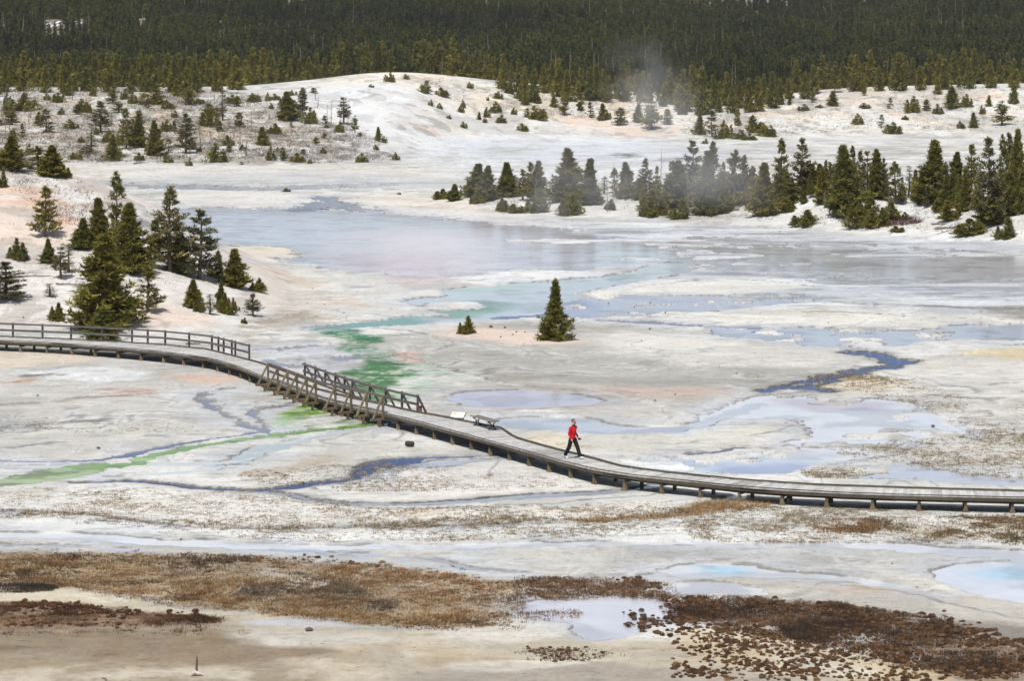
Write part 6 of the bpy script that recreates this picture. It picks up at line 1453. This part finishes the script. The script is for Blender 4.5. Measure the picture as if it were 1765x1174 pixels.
X, Y = sample([(1350, 1072), (1460, 1078), (1560, 1100), (1540, 1118), (1420, 1110), (1360, 1095)], 2400, 70, 0.75, 33); blades(X, Y, 10, 0.12, 0.17, 0.024, [(88, 74, 62), (78, 66, 56)])
X, Y = sample([(1600, 1130), (1700, 1130), (1720, 1160), (1620, 1160)], 1600, 70, 0.75, 34); blades(X, Y, 10, 0.11, 0.17, 0.024, [(82, 68, 56), (90, 74, 60)])
for pts, n, r, off, nz in (([(1160, 1076), (1260, 1088), (1380, 1100), (1500, 1136), (1600, 1172), (1480, 1178), (1380, 1166), (1260, 1150), (1180, 1118)], 2600, 0.085, 35, 0.75), ([(1590, 1056), (1680, 1080), (1740, 1105), (1680, 1112), (1580, 1084)], 200, 0.12, 36, 0.5),
        ([(1080, 1056), (1180, 1062), (1190, 1104), (1100, 1092)], 170, 0.10, 37, 0.7), ([(1060, 1004), (1110, 998), (1170, 1030), (1190, 1052), (1150, 1045), (1090, 1018)], 420, 0.09, 38, 0.7), ([(1160, 1110), (1300, 1150), (1420, 1172), (1300, 1176), (1180, 1150)], 420, 0.085, 41, 0.8),
        ([(900, 1118), (1000, 1122), (1080, 1142), (1000, 1144), (920, 1130)], 150, 0.065, 27, 0.8), ([(1150, 1150), (1240, 1152), (1260, 1176), (1180, 1168)], 60, 0.11, 42, 0.3)):
    X, Y = sample(pts, n, 50, nz, off); tussocks(X, Y, r, B1 + [(122, 94, 66)], 34)
X, Y = sample([(-60, 1038), (200, 1046), (360, 1064), (300, 1070), (100, 1056), (-60, 1054)], 320, 30, 0.7, 39); tussocks(X, Y, 0.11, [(96, 66, 48), (84, 60, 46)], 30)
X, Y = sample([(-60, 1040), (200, 1048), (380, 1068), (300, 1084), (-60, 1080)], 420, 50, 0.8, 43); tussocks(X, Y, 0.09, [(96, 68, 50), (86, 62, 48)], 26)
X, Y = sample([(-60, 953), (300, 958), (560, 964), (700, 984), (880, 1008), (860, 1014), (600, 980), (300, 968), (-60, 962)], 500, 40, 0.8, 40); tussocks(X, Y, 0.10, RUST + DARK, 20)
flush("grass", "field of domed dark brown sedge tussocks in the right foreground")
# grey dead brush on the slope and the ridge
def brush(pts, n, h, cols, nz=0.7, off=60, blades_n=10):
    """grey twigs; outline in image pixel coordinates, cast onto sloping ground"""
    q = spline(np.array(pts, float), True); k = 0; U = []; V = []
    u = grng.uniform(q[:, 0].min(), q[:, 0].max(), n); v = grng.uniform(q[:, 1].min(), q[:, 1].max(), n)
    d = poly_sd(u, v, q[:, 0], q[:, 1]); ok = (d > 0); pu, pv = u[ok], v[ok]
    PT = [on_ground(a, b) for a, b in zip(pu, pv)]
    X = np.array([p.x for p in PT]); Y = np.array([p.y for p in PT])
    pr = 1 - nz + nz * smooth((fbm(X / 7, Y / 10, off, 4) - 0.44) / 0.12); k = grng.rand(len(X)) < pr
    blades(X[k], Y[k], blades_n, h, h * 0.9, h * 0.05 + 0.02, cols, 0.9)
GREY = [(148, 140, 132), (126, 118, 110), (166, 156, 146), (110, 102, 94)]
brush([(-20, 152), (200, 152), (420, 160), (520, 195), (620, 230), (690, 268), (600, 280), (350, 282), (100, 280), (-20, 290)], 9000, 0.8, GREY, 0.7, 61, 12)
brush([(-20, 152), (200, 152), (420, 160), (520, 195), (600, 225), (520, 262), (350, 276), (100, 270), (-20, 280)], 2200, 0.7, [(112, 104, 62), (98, 92, 54)], 0.6, 62, 14)
brush([(720, 134), (860, 143), (1000, 152), (1120, 170), (1160, 215), (1000, 206), (850, 190), (760, 165)], 2200, 0.6, GREY + [(120, 110, 66)], 0.8, 63, 10)
brush([(1180, 180), (1320, 190), (1400, 160), (1500, 156), (1770, 150), (1770, 222), (1500, 222), (1340, 235), (1190, 240)], 3400, 0.6, GREY + [(120, 110, 66)], 0.75, 64, 10)
brush([(760, 336), (1000, 340), (1400, 345), (1765, 365), (1765, 405), (1500, 392), (1200, 374), (900, 366)], 1500, 0.40, GREY, 0.85, 65, 8)
brush([(1490, 378), (1560, 374), (1585, 384), (1530, 390)], 200, 0.6, [(112, 72, 66), (100, 66, 62)], 0.2, 66, 14)
brush([(20, 285), (130, 305), (190, 360), (130, 390), (40, 340)], 700, 0.4, GREY, 0.8, 67, 8)
brush([(0, 300), (130, 330), (260, 380), (330, 470), (200, 540), (0, 540)], 500, 0.22, GREY + [(120, 110, 66)], 0.85, 68, 8)
o = flush("undergrowth", "grey leafless brush and low green scrub over the far slopes"); o["category"] = "brush"

def stone(seed, name="stone"):
    r = random.Random(seed); bm = bmesh.new(); bmesh.ops.create_icosphere(bm, subdivisions=2, radius=0.5)
    ax = [Vector((r.uniform(-1, 1), r.uniform(-1, 1), r.uniform(-1, 1))).normalized() for _ in range(7)]
    for v in bm.verts:
        for a in ax:
            dd = v.co.dot(a)
            if dd > 0.32: v.co -= a * (dd - 0.32) * 0.8
        v.co += Vector((r.uniform(-1, 1), r.uniform(-1, 1), r.uniform(-1, 1))) * 0.02
    me = bpy.data.meshes.new(name); bm.to_mesh(me); bm.free()
    a = me.color_attributes.new("tint", 'FLOAT_COLOR', 'POINT'); a.data.foreach_set("color", np.ones(len(me.vertices) * 4, np.float32)); me.materials.append(M['rock']); return me
STN = [stone(i) for i in range(4)]
ROCKS = [(1049, 524, 5), (1094, 530, 5), (1121, 523, 6), (1147, 540, 6), (1005, 556, 4), (1120, 568, 7), (902, 594, 5), (863, 582, 6), (890, 574, 7), (905, 574, 5), (884, 578, 6), (846, 565, 12), (1106, 589, 5), (1121, 601, 4), (1164, 682, 8), (1129, 693, 9), (1310, 541, 4), (1428, 558, 5), (1588, 553, 5), (1370, 565, 3), (539, 498, 4), (508, 508, 3), (559, 526, 5), (530, 524, 4), (593, 541, 5), (597, 550, 5), (487, 534, 3), (495, 533, 3),
         (247, 1099, 8), (532, 1090, 22), (1538, 975, 9), (1608, 737, 12), (996, 756, 8), (1585, 577, 4), (1270, 645, 5), (1307, 652, 4), (712, 880, 8), (538, 1005, 7), (516, 994, 7), (1240, 633, 4), (870, 566, 9), (312, 932, 7), (65, 684, 9), (170, 775, 12), (40, 548, 5)]
for k, (u, v, s) in enumerate(ROCKS):
    p = on_ground(u, v); sc = 0.72 * s * p.y / F
    o = link("stone", STN[k % 4]); o.location = p + Vector((0, 0, 0.04 + sc * 0.12)); o.scale = (sc, sc * 0.8, sc * 0.62); o.rotation_euler = (0, 0, k * 1.3)
    tag(o, "small dark stone lying loose on the pale crust", "stone", "stones on the flats")
# cut log in front of the boardwalk
lp = on_plane(706, 769, 0.08); m = MB()
m.tube([(-.21, 0, .13), (-.19, 0, .13), (-0.05, .005, .135), (0.1, 0, .13), (.19, 0, .13), (.21, 0, .13)], [.10, .125, .135, .13, .125, .11], 14, (1, 1, 1))
lo = m.build("log", mat_tint("charred_log", lin((66, 60, 58)), .9, .45, 9, .6), None, True); lo.location = (lp.x, lp.y, 0.06); lo.rotation_euler = (0, 0, -0.35); tag(lo, "short dark cut log lying on the pale flat before the boardwalk", "log")
def log(u, v, length, rad, rz, label, seed):
    r = random.Random(seed); p = on_ground(u, v); m = MB(); pts = []
    for i in range(6): pts.append((length * (i / 5 - .5), r.uniform(-.03, .03) * length, rad * 0.7 + r.uniform(0, .02) * length))
    m.tube(pts, [rad * (1 - .12 * i) for i in range(6)], 7)
    for j in range(3): b = pts[1 + j]; m.tube([b, (b[0] + .08 * length, b[1] + r.uniform(-.12, .12) * length, b[2] + r.uniform(.04, .12) * length)], [rad * .4, rad * .15], 5)
    o = m.build("log", M['dead']); o.location = p + Vector((0, 0, .03)); o.rotation_euler = (0, -math.atan2(0, 1), rz); tag(o, label, "log"); return o
log(52, 478, 3.0, .07, 0.3, "crooked grey fallen branch on the white bank near the scraggly pine", 1)
log(122, 492, 2.6, .06, -0.35, "grey fallen branch running downhill from the scraggly crooked pine", 2)
log(333, 595, 1.0, .09, -0.1, "short weathered log lying behind the railing", 3)
log(1640, 395, 4.0, .14, 0.4, "long grey log slanting down the white shore at the right of the ridge", 4)
log(1625, 388, 3.0, .12, 0.6, "shorter grey log above the slanting one on the ridge shore", 5)
log(1250, 366, 3.2, .11, 0.2, "grey log under the hazy pines of the ridge", 6)
log(240, 282, 4.0, .14, 1.2, "forked pale snag lying under the three tall pines of the brushy slope", 7)
log(265, 372, 2.6, .12, -0.7, "dark dead branch on the bank's crest above the pool", 8)
log(1155, 160, 8, .25, 0.7, "pale fallen trunk at the forest edge behind the steam plume", 9)
log(1375, 152, 7, .25, 1.2, "white fallen trunk in front of the forest right of the plume", 10)
# driftwood stick standing in the foreground
dp = on_plane(338, 1164, 0.05); st_ = empty("driftwood", dp); tag(st_, "bleached stick standing upright from a pale root in the left foreground", "driftwood")
m = MB(); m.tube([(0, 0, -.05), (.02, 0, .12), (.012, 0, .26), (.03, 0, .38), (.018, 0, .50), (.025, 0, .60)], [.05, .042, .036, .034, .022, .012], 7); m.tube([(.02, 0, .38), (.05, 0, .46), (.03, 0, .54)], [.02, .015, .008], 5); m.build("stick", mat_tint("dark_driftwood", lin((104, 92, 86)), .9, .4, 12, .4), st_)
m = MB(); m.tube([(-.16, -.04, .0), (-.04, -.03, .09), (.10, -.05, .05), (.24, -.03, .0)], [.03, .07, .06, .02], 8); m.build("root", mat_tint("bleached_root", lin((206, 190, 180)), .9, .3, 12, .4), st_)
dp = on_plane(181, 1176, 0.05); m = MB(); m.tube([(-.1, 0, .12), (0, 0, .1), (.1, 0, -.02)], [.03, .035, .02], 7); o = m.build("driftwood", M['dead']); o.location = dp; tag(o, "bent stub of grey driftwood at the bottom edge left of the upright stick", "driftwood")
# ------------------------------------------------------------------ steam
def steam(label, centre, size, density, seed, scale=0.12, tilt=0.0, thr=0.42):
    bm = bmesh.new(); bmesh.ops.create_icosphere(bm, subdivisions=3, radius=1.0); me = bpy.data.meshes.new("steam"); bm.to_mesh(me); bm.free()
    o = link("steam", me); o.location = centre; o.scale = size; o.rotation_euler = (0, tilt, 0)
    m = bpy.data.materials.new("steam"); m.use_nodes = True; nt = m.node_tree; nt.nodes.clear()
    out = nd(nt, "ShaderNodeOutputMaterial"); pv = nd(nt, "ShaderNodeVolumePrincipled"); pv.inputs["Color"].default_value = (0.93, 0.93, 0.96, 1); pv.inputs["Anisotropy"].default_value = 0.0
    tc = nd(nt, "ShaderNodeTexCoord"); ln = nd(nt, "ShaderNodeVectorMath", operation='LENGTH'); nt.links.new(tc.outputs["Object"], ln.inputs[0])
    fall = nd(nt, "ShaderNodeMapRange", interpolation_type='SMOOTHSTEP'); nt.links.new(ln.outputs["Value"], fall.inputs[0]); fall.inputs[1].default_value = 1.0; fall.inputs[2].default_value = -0.1
    mp = nd(nt, "ShaderNodeMapping"); nt.links.new(pos(nt), mp.inputs[0]); mp.inputs["Location"].default_value = (seed * 3.1, seed, 0)
    n = noise(nt, scale, 3, 0.55, mp.outputs[0])
    nm = nd(nt, "ShaderNodeMapRange", interpolation_type='SMOOTHSTEP'); nt.links.new(n.outputs[0], nm.inputs[0]); nm.inputs[1].default_value = thr; nm.inputs[2].default_value = thr + 0.25
    k = nd(nt, "ShaderNodeMath", operation='MULTIPLY'); nt.links.new(fall.outputs[0], k.inputs[0]); nt.links.new(nm.outputs[0], k.inputs[1])
    k2 = nd(nt, "ShaderNodeMath", operation='MULTIPLY'); nt.links.new(k.outputs[0], k2.inputs[0]); k2.inputs[1].default_value = density
    nt.links.new(k2.outputs[0], pv.inputs["Density"]); nt.links.new(pv.outputs[0], out.inputs["Volume"])
    me.materials.append(m); tag(o, label, "steam", kind="stuff"); return o
def at_depth(u, v, Y): return Vector(((u - CX) * Y / F, Y, EYE - (v - HORIZON) * Y / F))
steam("thin steam plume rising at the forest edge", at_depth(1118, 160, 560), (14, 8, 17), 0.027, 1, 0.11, -0.35, 0.36)
steam("denser steam at the foot of the plume", at_depth(1138, 190, 560), (15, 7, 8), 0.055, 4, 0.13, 0.0, 0.40)
steam("steam drifting in front of the left half of the wooded ridge", at_depth(985, 316, 297), (15, 4, 6), 0.13, 2, 0.12, 0.0, 0.32)
steam("steam drifting in front of the middle of the wooded ridge", at_depth(1215, 305, 286), (11, 4, 6), 0.085, 3, 0.13, 0.2, 0.32)
steam("low lilac steam lying on the hot pool", at_depth(740, 425, 250), (15, 16, 2.8), 0.13, 5, 0.10, 0.0, 0.30)

# ------------------------------------------------------------------ haze
bm = bmesh.new(); bmesh.ops.create_cube(bm, size=1.0); hm = bpy.data.meshes.new("haze"); bm.to_mesh(hm); bm.free()
hz = link("haze", hm); zlo = float(G_V[:, 2].min()) - 1.5; zhi = max(float(G_V[:, 2].max()) + 30, 60)
hx = float(np.abs(G_V[:, 0]).max()) + 20; hy0 = -30.0; hy1 = float(G_V[:, 1].max()) + 20
hz.location = (0, (hy0 + hy1) / 2, (zlo + zhi) / 2); hz.scale = (2 * hx, hy1 - hy0, zhi - zlo)
m = bpy.data.materials.new("haze"); m.use_nodes = True; nt = m.node_tree; nt.nodes.clear()
out = nd(nt, "ShaderNodeOutputMaterial"); pv = nd(nt, "ShaderNodeVolumePrincipled"); pv.inputs["Color"].default_value = (0.88, 0.92, 1.0, 1); pv.inputs["Density"].default_value = 0.000035
nt.links.new(pv.outputs[0], out.inputs["Volume"]); hm.materials.append(m); tag(hz, "faint haze over the whole basin", "haze", kind="stuff")
